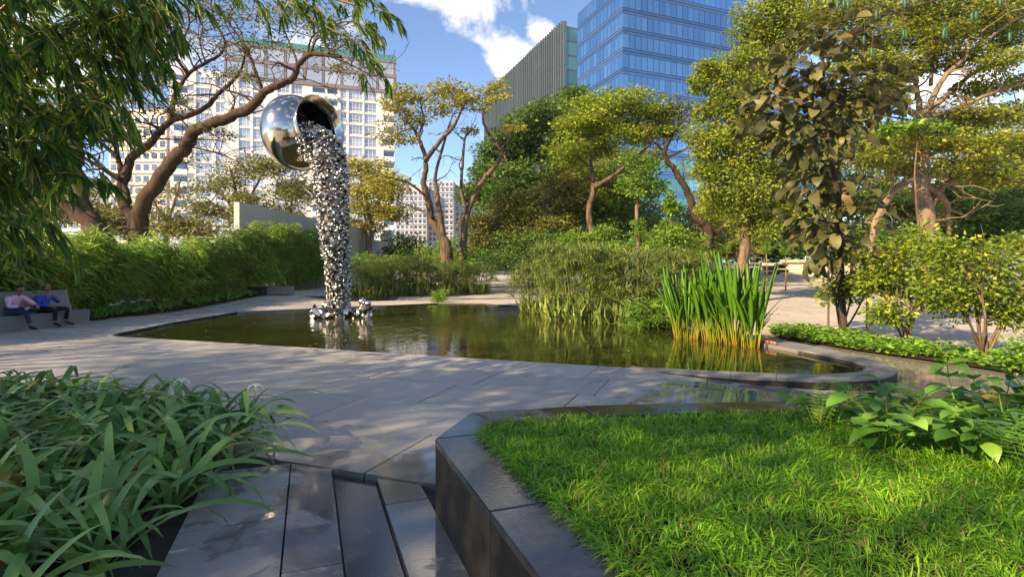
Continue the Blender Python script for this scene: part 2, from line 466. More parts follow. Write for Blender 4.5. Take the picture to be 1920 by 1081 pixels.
M_FARWALL = rough_mat('distant_grey_render', (.32, .33, .36), (.42, .43, .46), .1, .9, 0, .1)
M_BEIGE = rough_mat('beige_render', (.52, .47, .40), (.60, .55, .48), .15, .85, 0, .2)

# ------------------------------------------------------------------ ground, pool, paving
POOL = [(-9.62, 13.5), (2.0, 9.2), (3.53, 8.77), (4.2, 8.62), (4.78, 8.55), (5.2, 8.58), (5.48, 8.7), (5.72, 8.84), (5.86, 9.02), (6.0, 9.22), (6.06, 9.4), (6.14, 10.0), (5.93, 11.1), (5.6, 12.5),
        (5.3, 14.5), (4.9, 17), (3.5, 21), (0.5, 26), (-1.5, 28.2), (-3.9, 28.6), (-6.55, 26.3), (-8.9, 24.2), (-11.2, 22.3), (-10.9, 17.5), (-10.4, 14.4), (-10.1, 13.7)]
def in_poly(P, poly):
    P = np.asarray(P, float); x, y = P[:, 0], P[:, 1]; r = np.zeros(len(P), bool); n = len(poly)
    for i in range(n):
        (x0, y0), (x1, y1) = poly[i], poly[(i + 1) % n]
        c = ((y0 > y) != (y1 > y)) & (x < (x1 - x0) * (y - y0) / (y1 - y0 + 1e-12) + x0)
        r ^= c
    return r
xs = np.concatenate([[-1500, -600, -250, -120, -70, -45, -32], np.arange(-24, 24.1, .9), [30, 40, 60, 100, 200, 500, 1500]])
ys = np.concatenate([[-300, -80, -30, -14], np.arange(-8, 36, .9), np.arange(36, 66, 2.5), [75, 95, 130, 200, 400, 900, 2500]])
gx, gy = np.meshgrid(xs, ys); pts = np.c_[gx.ravel(), gy.ravel()]
pts = pts[~in_poly(pts, POOL)]
nP = len(POOL)
vin = [Vector(p) for p in POOL] + [Vector(p) for p in pts]
cv, ce, cf, *_ = delaunay_2d_cdt(vin, [(i, (i + 1) % nP) for i in range(nP)], [], 0, 1e-4)
cv = np.array([(v.x, v.y) for v in cv]); cf = np.array([f for f in cf if len(f) == 3])
keep = ~in_poly(cv[cf].mean(1), POOL)
mb = MB(); mb.add(np.c_[cv, gz(cv[:, 0], cv[:, 1]) - .03 - .09 * (np.abs(cv[:, 0]) < 3) * (cv[:, 1] < 5.6)], tris=cf[keep])
ground = mb.build('ground', M_PLAZA, smooth=True); tag(ground, 'wide pale stone plaza around the pond', kind='structure')
# pool basin wall and water
mb = MB()
for i in range(nP):
    a, b = POOL[i], POOL[(i + 1) % nP]
    mb.add([(a[0], a[1], -.02), (b[0], b[1], -.02), (b[0], b[1], -.6), (a[0], a[1], -.6)], quads=[(0, 1, 2, 3)])
tag(mb.build('pool_wall', M_POOLWALL), kind='structure')
mb = MB(); c = np.mean(POOL, 0)
wp = [(c[0] + (p[0] - c[0]) * 1.002, c[1] + (p[1] - c[1]) * 1.002) for p in POOL]
wv_, _, wf_, *_ = delaunay_2d_cdt([Vector(p) for p in wp], [(i, (i + 1) % nP) for i in range(nP)], [], 1, 1e-4)
mb.add(np.array([(v.x, v.y, -.07) for v in wv_]), tris=np.array(wf_))
tag(mb.build('pond_water', M_WATER), 'dark green still pond water', kind='structure')

E1 = np.array((.936, -.351)); E2 = np.array((.351, .936))
PLANTER = [(-.52, 3.676), (-.33, 4.36), (.58, 4.586), (4.69, 4.98), (9.5, 5.2), (9.5, -1.6), (1.46, -1.6)]
BED = [(-2.56, 5.47), (-2.34, 4.3), (-2.08, 2.9), (-1.86, 1.2), (-1.76, -1), (-9, -1), (-9, 7.85)]
STRIP_D = np.array((.350, -.937)); STRIP_N = np.array((-.937, -.350))      # along / away from the planter wall
def clip(poly, p, n, keep_pos=True):
    """cut a convex polygon by the line through p with normal n"""
    o = []; s = 1 if keep_pos else -1
    for i in range(len(poly)):
        a, b = np.array(poly[i]), np.array(poly[(i + 1) % len(poly)])
        da, db = s * np.dot(a - p, n), s * np.dot(b - p, n)
        if da >= 0: o.append(tuple(a))
        if (da > 0) != (db > 0) and abs(da - db) > 1e-9: o.append(tuple(a + (b - a) * da / (da - db)))
    return o
def area(poly):
    p = np.asarray(poly); return abs(.5 * np.sum(p[:, 0] * np.roll(p[:, 1], -1) - np.roll(p[:, 0], -1) * p[:, 1])) if len(poly) > 2 else 0
def outside(poly, conv):
    """pieces of a convex polygon that lie outside a (nearly) convex one given anticlockwise"""
    res = []; rest = poly; n = len(conv)
    for i in range(n):
        a, b = np.array(conv[i], float), np.array(conv[(i + 1) % n], float)
        t = b - a; nrm = np.array((-t[1], t[0])); nrm /= np.linalg.norm(nrm) + 1e-9
        o = clip(rest, a, nrm, False)
        if area(o) > 1e-4: res.append(o)
        rest = clip(rest, a, nrm, True)
        if area(rest) < 1e-4: return res
    return res
paving = empty('paving'); paving['kind'] = 'structure'; paving['label'] = 'grey stone slabs paved in long rows before the pond'
HULL = POOL
HULL_OUT = [(2.0, 9.2), (2.06, 8.92), (3.33, 8.3), (4.49, 8.02), (5.16, 8.07), (5.79, 8.42), (6.2, 8.78), (6.4, 9.12), (6.6, 10.1), (6.6, 11.8), (6.28, 13.05), (5.9, 15), (5.4, 17.3), (0, 20)]
rowh, colw, gap = 1.16, 1.75, .007
nslab = 0
strip_edge = np.array((-1.81, 4.584))
for r in range(-1, 19):
    v0 = 3.64 + (r - 0) * 1.12 if r < 6 else 3.64 + r * 1.12
    off = rng.uniform(0, colw)
    for c_ in range(-14, 9):
        u0 = c_ * colw + off
        rect = [tuple(E1 * (u0 + a) + E2 * (v0 + b)) for a, b in ((gap, gap), (colw - gap, gap), (colw - gap, 1.12 - gap), (gap, 1.12 - gap))]
        ctr = np.mean(rect, 0)
        if ctr[0] < -13.2 or ctr[1] < -1 or ctr[1] > 27 or ctr[0] > 9.6: continue
        if ctr[1] > 3 and abs(ctr[0]) > .98 * ctr[1] + 2: continue
        if v0 > 9.0 and ctr[0] > -3.0: continue
        if v0 < 3.6:
            continue
        pieces = [rect]
        for conv in (HULL, HULL_OUT if ctr[0] > 0 else None, PLANTER[::-1] if area(PLANTER) else None, BED):
            if conv is None: continue
            cc = np.asarray(conv); sg = .5 * np.sum(cc[:, 0] * np.roll(cc[:, 1], -1) - np.roll(cc[:, 0], -1) * cc[:, 1])
            cc = [tuple(p) for p in (cc if sg > 0 else cc[::-1])]
            nxt = []
            for p in pieces: nxt += outside(p, cc)
            pieces = nxt
        pieces = [p for p in pieces if area(p) > .004]
        if not pieces: continue
        mb = MB()
        for p in pieces: mb.prism(p, lambda x, y: gz(x, y) - .06, gz, inset=.004 if len(pieces) == 1 else 0)
        mb.build('paving_slab', M_PAVE, paving); nslab += 1
# long strips beside the planter wall, with drain grooves between them
wall_a = np.array((-.52, 3.676))
for k, (o0, o1, cuts) in enumerate(((0.0, .30, (3.9, 2.7, 1.2)), (.315, .61, (4.6, 1.9, -.6)), (.626, .935, (3.2, 1.7, .4)), (.945, 1.55, (3.9, 2.4, .9)))):
    ss = np.array([-1.2, 0, 0, 0, 0, 0])
    bounds = [-1.3] + sorted([3.676 - c for c in cuts]) + [5.5]
    for a, b in zip(bounds[:-1], bounds[1:]):
        poly = [tuple(wall_a + STRIP_N * o + STRIP_D * s) for o, s in ((o0, a + .004), (o1, a + .004), (o1, b - .004), (o0, b - .004))]
        poly = clip(poly, E2 * 3.632, E2, False)       # stop at the first cross row
        if area(poly) < .01: continue
        ps = outside(poly, [tuple(p) for p in (BED if area(BED) and sum((BED[i][0] * BED[(i + 1) % len(BED)][1] - BED[(i + 1) % len(BED)][0] * BED[i][1]) for i in range(len(BED))) > 0 else BED[::-1])])
        mb = MB(); dz = (-.012, -.045, -.004, 0)[k]; mt_ = (M_PAVE, M_WETSTONE, M_PAVE, M_PAVE)[k]
        for p in ps: mb.prism(p, -.10, dz, inset=.003 if len(ps) == 1 else 0)
        if mb.n: mb.build('paving_slab', mt_, paving)
print('slabs', nslab)
mb = MB(); mb.prism([(-2.4, 6.2), (-2.4, -1.4), (1.2, -1.4), (.6, 5)], -.12, -.055)
tag(mb.build('drain_bed', M_GROUT), kind='structure')
# planting bed front left
mb = MB()
bx, by = np.meshgrid(np.linspace(-9, -1.2, 40), np.linspace(-1, 7.9, 40)); bp = np.c_[bx.ravel(), by.ravel()]
inside = in_poly(bp, BED).reshape(40, 40)
bz = -.01 + .05 * rng.random((40, 40))
idx = np.arange(1600).reshape(40, 40)
q = [(idx[j, i], idx[j, i + 1], idx[j + 1, i + 1], idx[j + 1, i]) for j in range(39) for i in range(39) if inside[j, i] and inside[j + 1, i + 1]]
mb.add(np.c_[bp, bz.ravel()], quads=q)
tag(mb.build('soil_bed', M_SOIL, smooth=True), kind='structure')

# raised stone coping round the right end of the pond
coping = empty('pond_coping', (4.5, 8.3, 0), 'low curved grey stone kerb round the right end of the pond', 'kerb')
inn = [(2.0, 9.2), (3.53, 8.77), (4.2, 8.62), (4.78, 8.55), (5.48, 8.7), (5.86, 9.02), (6.06, 9.4), (6.14, 10.0), (5.93, 11.1), (5.6, 12.5), (5.3, 14.5), (4.9, 17)]
outr = [(2.02, 9.02), (3.33, 8.3), (3.95, 8.13), (4.6, 8.02), (5.5, 8.2), (6.1, 8.65), (6.42, 9.15), (6.6, 10.05), (6.58, 11.7), (6.25, 13.0), (5.85, 14.9), (5.4, 17.2)]
ci = crom(inn, 4); co = crom(outr, 4); n = len(ci)
cuts = list(range(0, n, 4))
for a, b in zip(cuts[:-1], cuts[1:]):
    mb = MB(); V = []; q = []
    for k in range(a, b + 1):
        sh = .003 * (1 if k == a else -1 if k == b else 0)
        t = np.array(co[min(k + 1, n - 1)]) - np.array(co[max(k - 1, 0)]); t /= np.linalg.norm(t)
        i_, o_ = ci[k] + t * sh, co[k] + t * sh
        V += [(i_[0], i_[1], -.3), (i_[0], i_[1], 0.004), (o_[0], o_[1], 0.004), (o_[0], o_[1], -.3)]
    m_ = b - a
    for k in range(m_):
        for e in range(3): q.append((k * 4 + e, k * 4 + e + 1, (k + 1) * 4 + e + 1, (k + 1) * 4 + e))
    q += [(0, 3, 2, 1), (m_ * 4, m_ * 4 + 1, m_ * 4 + 2, m_ * 4 + 3)]
    V = np.array(V) - np.array((4.5, 8.3, 0))
    mb.add(V, quads=q); mb.build('coping_stone', M_COPING, coping)
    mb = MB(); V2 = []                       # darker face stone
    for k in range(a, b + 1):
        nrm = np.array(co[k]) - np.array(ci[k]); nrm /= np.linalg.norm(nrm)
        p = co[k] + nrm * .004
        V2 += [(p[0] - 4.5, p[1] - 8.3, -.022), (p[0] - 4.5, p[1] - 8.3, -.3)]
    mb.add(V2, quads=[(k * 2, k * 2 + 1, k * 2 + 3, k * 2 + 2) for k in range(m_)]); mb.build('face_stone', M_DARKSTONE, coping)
# second thin pool channel behind the path
mb = MB(); z_ = .012
mb.prism([(-11.5, 30.2), (-6.8, 31.3), (-6.8, 32.6), (-10.0, 31.8)], lambda x, y: gz(x, y) - .02, lambda x, y: gz(x, y) + .004)
tag(mb.build('rear_channel_water', M_WATER), kind='structure')

# ------------------------------------------------------------------ glass tower
TW = Vector((22.0, 108.0, 0)); DR = Vector((.930, .367, 0)); DL = Vector((-.367, .930, 0))
tower = empty('glass_tower', TW, 'tall blue glass office tower with a sharp front corner', 'building')
NR, NL, PW = 40, 13, 1.45
TOPZ = 1.6 + 4 * 15
mb = MB()
cs = [Vector((0, 0, 0)) + (DR + DL) * .22, DR * NR * PW + DL * .22, DR * NR * PW + DL * NL * PW, DL * NL * PW + DR * .22]
mb.prism([(c.x, c.y) for c in cs], 0, TOPZ - .3)
mb.build('core', M_MULL, tower)
def face_M(org, d, s, z):
    """x along the face, y outward, z up"""
    nrm = Vector((d.y, -d.x, 0)) if d is DR else Vector((-d.y, d.x, 0))
    p = org + d * s
    return Matrix(((d.x, nrm.x, 0, p.x), (d.y, nrm.y, 0, p.y), (0, 0, 1, z), (0, 0, 0, 1)))
pm = MB(); pm.box(.045, PW - .045, -.06, 0, .0, 2.72); vis_me = pm.mesh('vision_pane', M_TGLASS)
sm = {}
for nm, w in (('r', NR * PW), ('l', NL * PW)):
    for hh, key in ((.52, 'a'), (.52, 'b')):
        b_ = MB(); b_.box(0.02, w - .02, -.06, -.004, 0, hh); sm[nm + key] = b_.mesh('spandrel_band', M_SPAND)
rest = MB(); low = MB()
for k in range(0, 15):
    z = 1.6 + 4 * k
    for d, nn, nm in ((DR, NR, 'r'), (DL, NL, 'l')):
        for key, zz in (('a', -.60), ('b', .02)):
            if z + zz < .2: continue
            inst('spandrel_band', sm[nm + key], tower, face_M(Vector(), d, 0, z + zz))
        for i in range(nn):
            M = face_M(Vector(), d, i * PW, z + .62)
            M = M @ Matrix.Rotation(random.gauss(0, .0035), 4, 'Z') @ Matrix.Rotation(random.gauss(0, .003), 4, 'X')
            if 8 <= k <= 13 and i < 28: inst('glass_pane', vis_me, tower, M)
            elif k < 6: low.box(.03, PW - .03, -.06, 0, 0, 2.72, M, random.random())
            else: rest.box(.03, PW - .03, -.06, 0, 0, 2.72, M, random.random())
o = rest.build('glass_panes', M_TGLASS, tower); o['kind'] = 'stuff'
o = low.build('lower_glass_panes', M_GGLASS, tower); o['kind'] = 'stuff'
# ------------------------------------------------------------------ fin building
FB = Vector((14.3, 150.0, 0))
finb = empty('finned_office_building', FB, 'long grey office block clad in close vertical metal fins', 'building')
FT = 70.7
mb = MB(); L = 66
p0, p1, p2, p3 = Vector((0, 0, 0)), DL * L, DL * L + DR * 14, DR * 14
mb.prism([(p.x, p.y) for p in (p0, p3, p2, p1)], 0, FT - 1.2); mb.build('wall', M_DGLASS, finb)
fm = MB(); fm.box(-.10, .10, 0, .95, 2, FT); fin_me = fm.mesh('fin', M_FIN)
nf = int(L / 1.5)
for i in range(nf + 1):
    inst('fin', fin_me, finb, face_M(Vector(), DL, i * 1.5 + .1, 0))
bm_ = MB(); bm_.box(.12, 1.38, .05, .55, 0, .5); br_me = bm_.mesh('louvre', M_MULL)
lv = MB()
for i in range(nf):
    for k in range(17):
        M = face_M(Vector(), DL, i * 1.5 + .1, 3 + k * 4 + random.choice((0, 1.3, 2.4)))
        lv.box(.15, 1.0, .05, .6, 0, .5, M)
o = lv.build('louvres', M_MULL, finb); o['kind'] = 'stuff'
for i in range(4):
    for k in range(8, 18):
        z = 1.6 + 4 * (k - 1)
        b_ = MB(); b_.box(.05, 3.2, -.02, .06, .1, 3.5); 
        if i == 0 and k == 8: gp_me = b_.mesh('glass_pane', M_GGLASS)
        inst('glass_pane', gp_me, finb, face_M(Vector(), DR, .9 + i * 3.3, z))
b_ = MB(); b_.box(-.15, .75, -.1, .3, 0, FT, face_M(Vector(), DR, 0, 0)); b_.build('corner_post', M_FIN, finb)

# ------------------------------------------------------------------ white apartment building
WB = Vector((-32.1, 149.0, 0)); WU = Vector((-.95, -.314, 0)).normalized(); WN = Vector((.314, -.95, 0)).normalized()
def wt(px):
    k = (px - CX) / F
    return (-32.1 - 149 * k) / (.95 - .314 * k)
apt = empty('white_apartment_block', WB, 'tall white apartment block with a mauve glazed penthouse and green roof parapet', 'building')
def AM(t, z, out_=0.0):
    p = WU * t + WN * out_
    # x runs to the left along the facade, y outwards
    return Matrix(((WU.x, WN.x, 0, p.x), (WU.y, WN.y, 0, p.y), (0, 0, 1, z), (0, 0, 0, 1)))
FLH = 3.1; Z0 = 50.2        # underside of the penthouse
tE = wt(423); tL = wt(317)
mb = MB(); mb.box(0, tE, -14, 0, 0, Z0, AM(0, 0)); mb.box(tE + .002, tL, -15, -.6, 0, Z0 + 1.5, AM(0, 0)); mb.build('wall', M_WHITE, apt)
cols = [(719, 738.5, 'bal'), (683, 706, 'win'), (654, 680.5, 'win'), (638.5, 650, 'win'), (614, 632.6, 'bal'), (586, 609, 'bal'), (546.6, 567, 'win'), (520.7, 543, 'win'), (474.6, 495, 'win'), (448, 470, 'win'),
        (404, 421, 'win'), (367, 397, 'win'), (325, 351, 'bal')]
win_cache = {}
def window_mesh(w, h):
    key = ('f', round(w, 1), h)
    if key not in win_cache:
        f = MB(); t = .07; n = max(2, int(round(w / 1.0)))
        f.box(0, w, 0, .12, 0, t); f.box(0, w, 0, .12, h - t, h); f.box(0, w, .002, .11, h * .34, h * .34 + t)
        for i in range(n + 1):
            x = i * (w - t) / n; f.box(x, x + t, .004, .118, t, h - t)
        p = MB(); p.box(.02, w - .02, .02, .06, .02, h - .02)
        win_cache[key] = (f.mesh('window', M_FRAME), p.mesh('pane', M_WGLASS))
    return win_cache[key]
bands = MB(); piers = MB()
for fl in range(13):
    z = Z0 - FLH * (fl + 1)
    for (a, b, ty) in cols:
        t0, t1 = wt(b), wt(a); w = t1 - t0
        dep = -.6 if t0 > tE else 0
        if ty == 'win':
            fme, pme = window_mesh(w, 2.15)
            wobj = inst('window', fme, apt, AM(t0, z + .75, dep + .02))
            inst('pane', pme, wobj)
        else:
            g = MB(); g.box(0, w, .0, .05, .0, 2.5); r_ = MB()
            key = ('b', round(w, 1))
            if key not in win_cache:
                win_cache[key] = (g.mesh('balcony_door', M_DGLASS),)
                r_.box(0, w, 0, .9, -.25, 0.0); r_.box(0, w, .84, .88, .05, 1.0); win_cache[key] += (r_.mesh('balcony', M_FRAME),)
                g2 = MB(); g2.box(.05, w - .05, .80, .84, .08, .95); win_cache[key] += (g2.mesh('balcony_glass', M_WGLASS),)
            inst('balcony_door', win_cache[key][0], apt, AM(t0, z + .3, dep + .01))
            bo = inst('balcony', win_cache[key][1], apt, AM(t0, z + .3, dep + .01))
            inst('balcony_glass', win_cache[key][2], bo)
    bands.box(wt(739.5), tE, 0, .35, z, z + .55, AM(0, 0))
    bands.box(tE + .4, tL, -.6, -.25, z, z + .55, AM(0, 0))
edges = sorted([wt(739.9)] + [v for c in cols for v in (wt(c[0]), wt(c[1]))])
for i in range(0, len(edges) - 1):
    a, b = edges[i], edges[i + 1]
    mid = .5 * (a + b)
    if any(wt(c[1]) < mid < wt(c[0]) for c in cols): continue
    if a > tE - 1 : piers.box(max(a, tE + .3), b, -.6, -.22, 0, Z0 + 1.2, AM(0, 0))
    else: piers.box(a, min(b, tE), 0, .42, 0, Z0 - .1, AM(0, 0))
bands.build('floor_bands', M_WHITE, apt); piers.build('piers', M_WHITE, apt)
# penthouse: two glazed storeys
mb = MB(); mb.box(-.4, tE, -14, .6, Z0, Z0 + .9, AM(0, 0)); mb.box(-.4, tE, -14, .6, Z0 + 4.3, Z0 + 5.2, AM(0, 0)); mb.box(-.4, tE, -14, .6, Z0 + 8.3, Z0 + 8.9, AM(0, 0))
mb.box(0, tE, -13, -.02, Z0 + .9, Z0 + 8.3, AM(0, 0))
ph = mb.build('penthouse', M_MAUVE, apt)
nb = 9; bw = tE / nb
gm = MB(); gm.box(.35, bw - .35, 0, .12, 0, 3.2); gme = gm.mesh('penthouse_window', M_WGLASS)
for i in range(nb):
    for z in (Z0 + 1.0, Z0 + 5.1):
        inst('penthouse_window', gme, apt, AM(i * bw, z, .3))
mb = MB()
for i in range(nb + 1): mb.box(i * bw - .22, i * bw + .22, .05, .5, Z0 + .9, Z0 + 8.3, AM(0, 0))
mb.build('penthouse_frame', M_MAUVE, apt)
mb = MB(); mb.box(-.3, tE * .95, .35, .5, Z0 + 8.9, Z0 + 10.4, AM(0, 0)); mb.box(-.3, -.15, -12, .3, Z0 + 8.9, Z0 + 10.4, AM(0, 0)); mb.build('roof_parapet', M_GREENP, apt)

# distant grey blocks, and a beige block at the left
def far_block(name, px0, px1, py_top, d, mat, label, nx, flh=3.2, depth=18):
    a = W(px0, CY, d); b = W(px1, CY, d); H = CAM_H + (CY - py_top) / F * d
    e = empty(name, (a.x, d, 0), label, 'building'); w = b.x - a.x
    m_ = MB(); m_.box(0, w, 0, depth, 0, H); m_.build('wall', mat, e)
    wm_ = MB(); bwid = w / nx; wm_.box(bwid * .2, bwid * .8, -.12, -.02, 0, 1.6); wme = wm_.mesh('window', M_DGLASS)
    bb = MB(); nfl = int(H / flh)
    fls = list(range(nfl))[-14:]
    for k in fls:
        bb.box(0, w, -.5, 0, k * flh, k * flh + .5)
        for i in range(nx): inst('window', wme, e, loc=(i * bwid, -.01, k * flh + .9))
    bb.build('floor_bands', mat, e)
    return e
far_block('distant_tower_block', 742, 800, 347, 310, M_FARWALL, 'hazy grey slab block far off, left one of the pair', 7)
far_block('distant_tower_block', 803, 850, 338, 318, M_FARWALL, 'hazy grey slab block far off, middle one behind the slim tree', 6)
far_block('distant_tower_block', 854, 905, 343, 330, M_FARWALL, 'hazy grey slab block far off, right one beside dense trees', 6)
far_block('beige_apartment_block', 205, 312, 205, 150, M_BEIGE, 'beige apartment block half hidden by the left tree', 7)
far_block('pale_low_building', -60, 150, 330, 150, M_WHITE, 'pale low building behind the bamboo at the far left', 10)
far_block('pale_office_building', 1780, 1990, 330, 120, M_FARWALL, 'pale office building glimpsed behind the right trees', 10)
# ------------------------------------------------------------------ planter with the lawn
planter = empty('stone_planter', (-.52, 3.676, 0), 'dark wet granite planter wall holding the front lawn', 'planter')
PO = np.array((-.52, 3.676))
def O_(s): return wall_a + STRIP_D * s
def I_(s): return wall_a + STRIP_D * s - STRIP_N * .31
def pl_block(poly, z0, z1, name, mat, inset=0.0):
    mb = MB(); mb.prism([(p[0] - PO[0], p[1] - PO[1]) for p in poly], z0, z1, inset); return mb.build(name, mat, planter)
B_, C_, D_, E_ = (-.33, 4.36), (.58, 4.586), (4.69, 4.98), (9.5, 5.2)
Bi, Ci, Di, Ei = (-.10, 4.10), (.66, 4.28), (4.72, 4.68), (9.5, 4.9)
M1, M1i = (2.6, 4.78), (2.66, 4.475)
TOP = .476
def shrink(poly, g):
    c = np.mean(poly, 0); return [tuple(np.array(p) + (c - np.array(p)) / np.linalg.norm(c - np.array(p)) * g) for p in poly]
sb = [0.0, 1.19, 2.55, 3.95, 5.6]
polys = [[O_(a), I_(a), I_(b), O_(b)] for a, b in zip(sb[:-1], sb[1:])]
polys += [[O_(0), B_, Bi, I_(0)], [B_, C_, Ci, Bi], [C_, M1, M1i, Ci], [M1, D_, Di, M1i], [D_, E_, Ei, Di]]
for k, p in enumerate(polys):
    p = [tuple(map(float, q)) for q in p]
    pl_block(shrink(p, .003), .435, TOP, 'coping_stone', M_WETSTONE, .006)
    pl_block(shrink(p, .006), -.08, .436, 'wall_stone', M_DARKSTONE, 0)
LAWN = [tuple(I_(0)), Bi, Ci, M1i, Di, Ei, (9.5, -1.6), tuple(I_(5.6))]
pl_block([(x, y) for x, y in LAWN], .05, .43, 'soil', M_SOIL)
MATS['grass'] = leaf_mat('lawn_grass', (.035, .11, .008), (.10, .25, .012), (.20, .35, .025), .42, .45, (.34, .26, .10))
def lawn_points(n, zone):
    P = np.c_[rng.uniform(zone[0], zone[1], n), rng.uniform(zone[2], zone[3], n)]
    P = P[in_poly(P, LAWN)]
    return P[np.abs(P[:, 0]) < P[:, 1] * 1.02 + .35]
P = np.concatenate([lawn_points(80000, (-.3, 3.2, 1.6, 4.7)), lawn_points(42000, (-.3, 5.2, 2.6, 5.0))])
# clumpy: many blades lean out from tuft centres
tc = rng.uniform((-.4, 1.4), (5.3, 5.0), (1500, 2)); tone = rng.normal(0, .16, 1500)
from mathutils import kdtree
kd = kdtree.KDTree(len(tc))
for i, t in enumerate(tc): kd.insert((t[0], t[1], 0), i)
kd.balance()
ni = np.array([kd.find((p[0], p[1], 0))[1] for p in P]); near = tc[ni]; tone = tone[ni]
dv = P - near; dist = np.linalg.norm(dv, axis=1)
th = rng.uniform(0, 2 * np.pi, len(P))
lean = np.c_[dv / np.maximum(dist[:, None], 1e-4) * 1.1 + np.c_[np.cos(th), np.sin(th)] * .7, rng.uniform(.15, 1.1, len(P))]
pnoise = np.sin(P[:, 0] * 5.1) * np.sin(P[:, 1] * 4.3 + 1) * .5 + np.sin(P[:, 0] * 2.1 + 2) * .4
drop = rng.random(len(P)) < np.clip(.12 + .25 * (pnoise < -.55), 0, .5)
P, lean, pnoise, tone = P[~drop], lean[~drop], pnoise[~drop], tone[~drop]
sc = rng.uniform(.045, .105, len(P)) * (1 + .25 * pnoise)
mb = MB()
mb.leaves(L_GRASS, np.c_[P, np.full(len(P), .425) + rng.uniform(0, .02, len(P))], lean, np.tile((0, 0, 1.), (len(P), 1)) + rng.normal(0, .3, (len(P), 3)), sc, np.clip(.45 + (rng.random(len(P)) - .5) * .75 + .08 * pnoise + tone, 0, .96))
ss_ = rng.uniform(.0, 2.6, 900)                      # blades spilling over the stone edge
pe = np.array([I_(s) for s in ss_]) - np.outer(rng.uniform(.0, .04, 900), STRIP_N)
mb.leaves(L_GRASS, np.c_[pe, np.full(900, .46) + rng.uniform(0, .02, 900)], np.c_[np.tile(STRIP_N, (900, 1)) * .9 + rng.normal(0, .55, (900, 2)), rng.uniform(.0, .7, 900)], np.tile((0, 0, 1.), (900, 1)), rng.uniform(.05, .12, 900), np.clip(rng.random(900), 0, .96))
P2 = P[rng.random(len(P)) < .09]                     # straw and thatch between the blades
th = rng.uniform(0, 6.28, len(P2))
mb.leaves(L_LONG, np.c_[P2, np.full(len(P2), .45)], np.c_[np.cos(th), np.sin(th), rng.uniform(-.1, .3, len(P2))], np.tile((0, 0, 1.), (len(P2), 1)), rng.uniform(.04, .09, len(P2)), np.full(len(P2), .985))
tag(mb.build('lawn_grass', MATS['grass']), 'bright green coarse lawn growing in the granite planter', 'lawn', kind='stuff')

# ------------------------------------------------------------------ strap leaves: foreground lily bed
LILY = leaf_mat('lily_leaf', (.048, .115, .026), (.10, .19, .05), (.17, .27, .08), .3, .32, (.24, .2, .04))
def strap(L, W_, th0, bend, twist=0., n=9, kink=None):
    mb = MB(); V = []; x = z = 0.; a = th0
    for i in range(n + 1):
        t = i / n
        w = W_ * min(1, .55 + t * 2.2) * (1 - t ** 3.2) ** .75 + .001
        ca, sa = math.cos(a), math.sin(a)
        tw = twist * t
        for sgn, dz in ((-1, .22), (0, 0), (1, .22)):
            yy = sgn * w * math.cos(tw); hh = w * dz * abs(sgn) + sgn * w * math.sin(tw)
            V.append((x - sa * hh, yy, z + ca * hh))
        st = L / n
        x += ca * st; z += sa * st
        a -= bend / n * (1 + .8 * t)
        if kink and abs(t - kink) < .5 / n: a -= 1.1
    q = []
    for i in range(n):
        for k in (0, 1): q.append((i * 3 + k, i * 3 + k + 1, (i + 1) * 3 + k + 1, (i + 1) * 3 + k))
    mb.add(V, quads=q)
    return mb.mesh('leaf', LILY, True)
straps = [strap(L * 1.15, .0235 * w, th, bd, tw, 9, kk) for L, w, th, bd, tw, kk in
          ((.62, 1, 1.15, 1.5, .3, None), (.70, 1.15, 1.05, 1.35, -.4, None), (.55, .95, 1.3, 1.9, .2, None), (.66, 1.1, .85, 1.1, .5, None), (.5, 1, 1.35, 1.1, -.3, None), (.72, 1.2, 1.1, 1.9, -.2, None),
           (.6, 1.15, 1.2, .9, .1, .55), (.45, .8, .7, 1.1, .5, None))]
FLOWER = rough_mat('white_petal', (.75, .75, .68), (.85, .85, .8), 5, .6, 0)
def flower_mesh():
    mb = MB()
    for k in range(6):
        a = k * math.pi / 3
        mb.tube(crom([(0, 0, 0), (.03 * math.cos(a), .03 * math.sin(a), .035), (.075 * math.cos(a), .075 * math.sin(a), .02), (.10 * math.cos(a), .10 * math.sin(a), -.02)], 2), [.003] * 7, 4)
    for k in range(6):
        a = k * math.pi / 3 + .5
        mb.tube([(0, 0, 0), (.035 * math.cos(a), .035 * math.sin(a), .06)], [.0015, .001], 3)
    return mb.mesh('flower', FLOWER)
flower_me = flower_mesh()
st_mb = MB(); st_mb.tube([(0, 0, 0), (.02, 0, .25), (.05, 0, .5)], [.008, .007, .006], 6); fstem_me = st_mb.mesh('flower_stem', LILY)
lily_pos = []
tries = 0
while len(lily_pos) < 80 and tries < 6000:
    tries += 1
    p = np.array((rng.uniform(-6.6, -1.7), rng.uniform(1.7, 6.9)))
    if not in_poly([p], BED)[0] or abs(p[0]) > .98 * p[1] + .45: continue
    if in_poly([p + np.array((.035, .02))], BED)[0] == False: continue
    if lily_pos and min(np.linalg.norm(p - q) for q in lily_pos) < .275: continue
    lily_pos.append(p)
for i, p in enumerate(lily_pos):
    e = empty('spider_lily_plant', (p[0], p[1], .01), 'green strap-leaved lily plant crowded in the bed at the front left', 'plant', 'lily plants in the front left bed', rng.uniform(0, 6.28))
    nl = int(rng.integers(11, 16))
    for k in range(nl):
        a = k * 2.4 + rng.uniform(-.4, .4); s = rng.uniform(.8, 1.3)
        inst('leaf', straps[int(rng.integers(0, len(straps)))], e, Matrix.Translation((.03 * math.cos(a), .03 * math.sin(a), 0)) @ Matrix.Rotation(a, 4, 'Z') @ Matrix.Rotation(rng.uniform(-.25, .25), 4, 'X') @ Matrix.Diagonal((s, s * 1.1, s * rng.uniform(.85, 1.15), 1)))
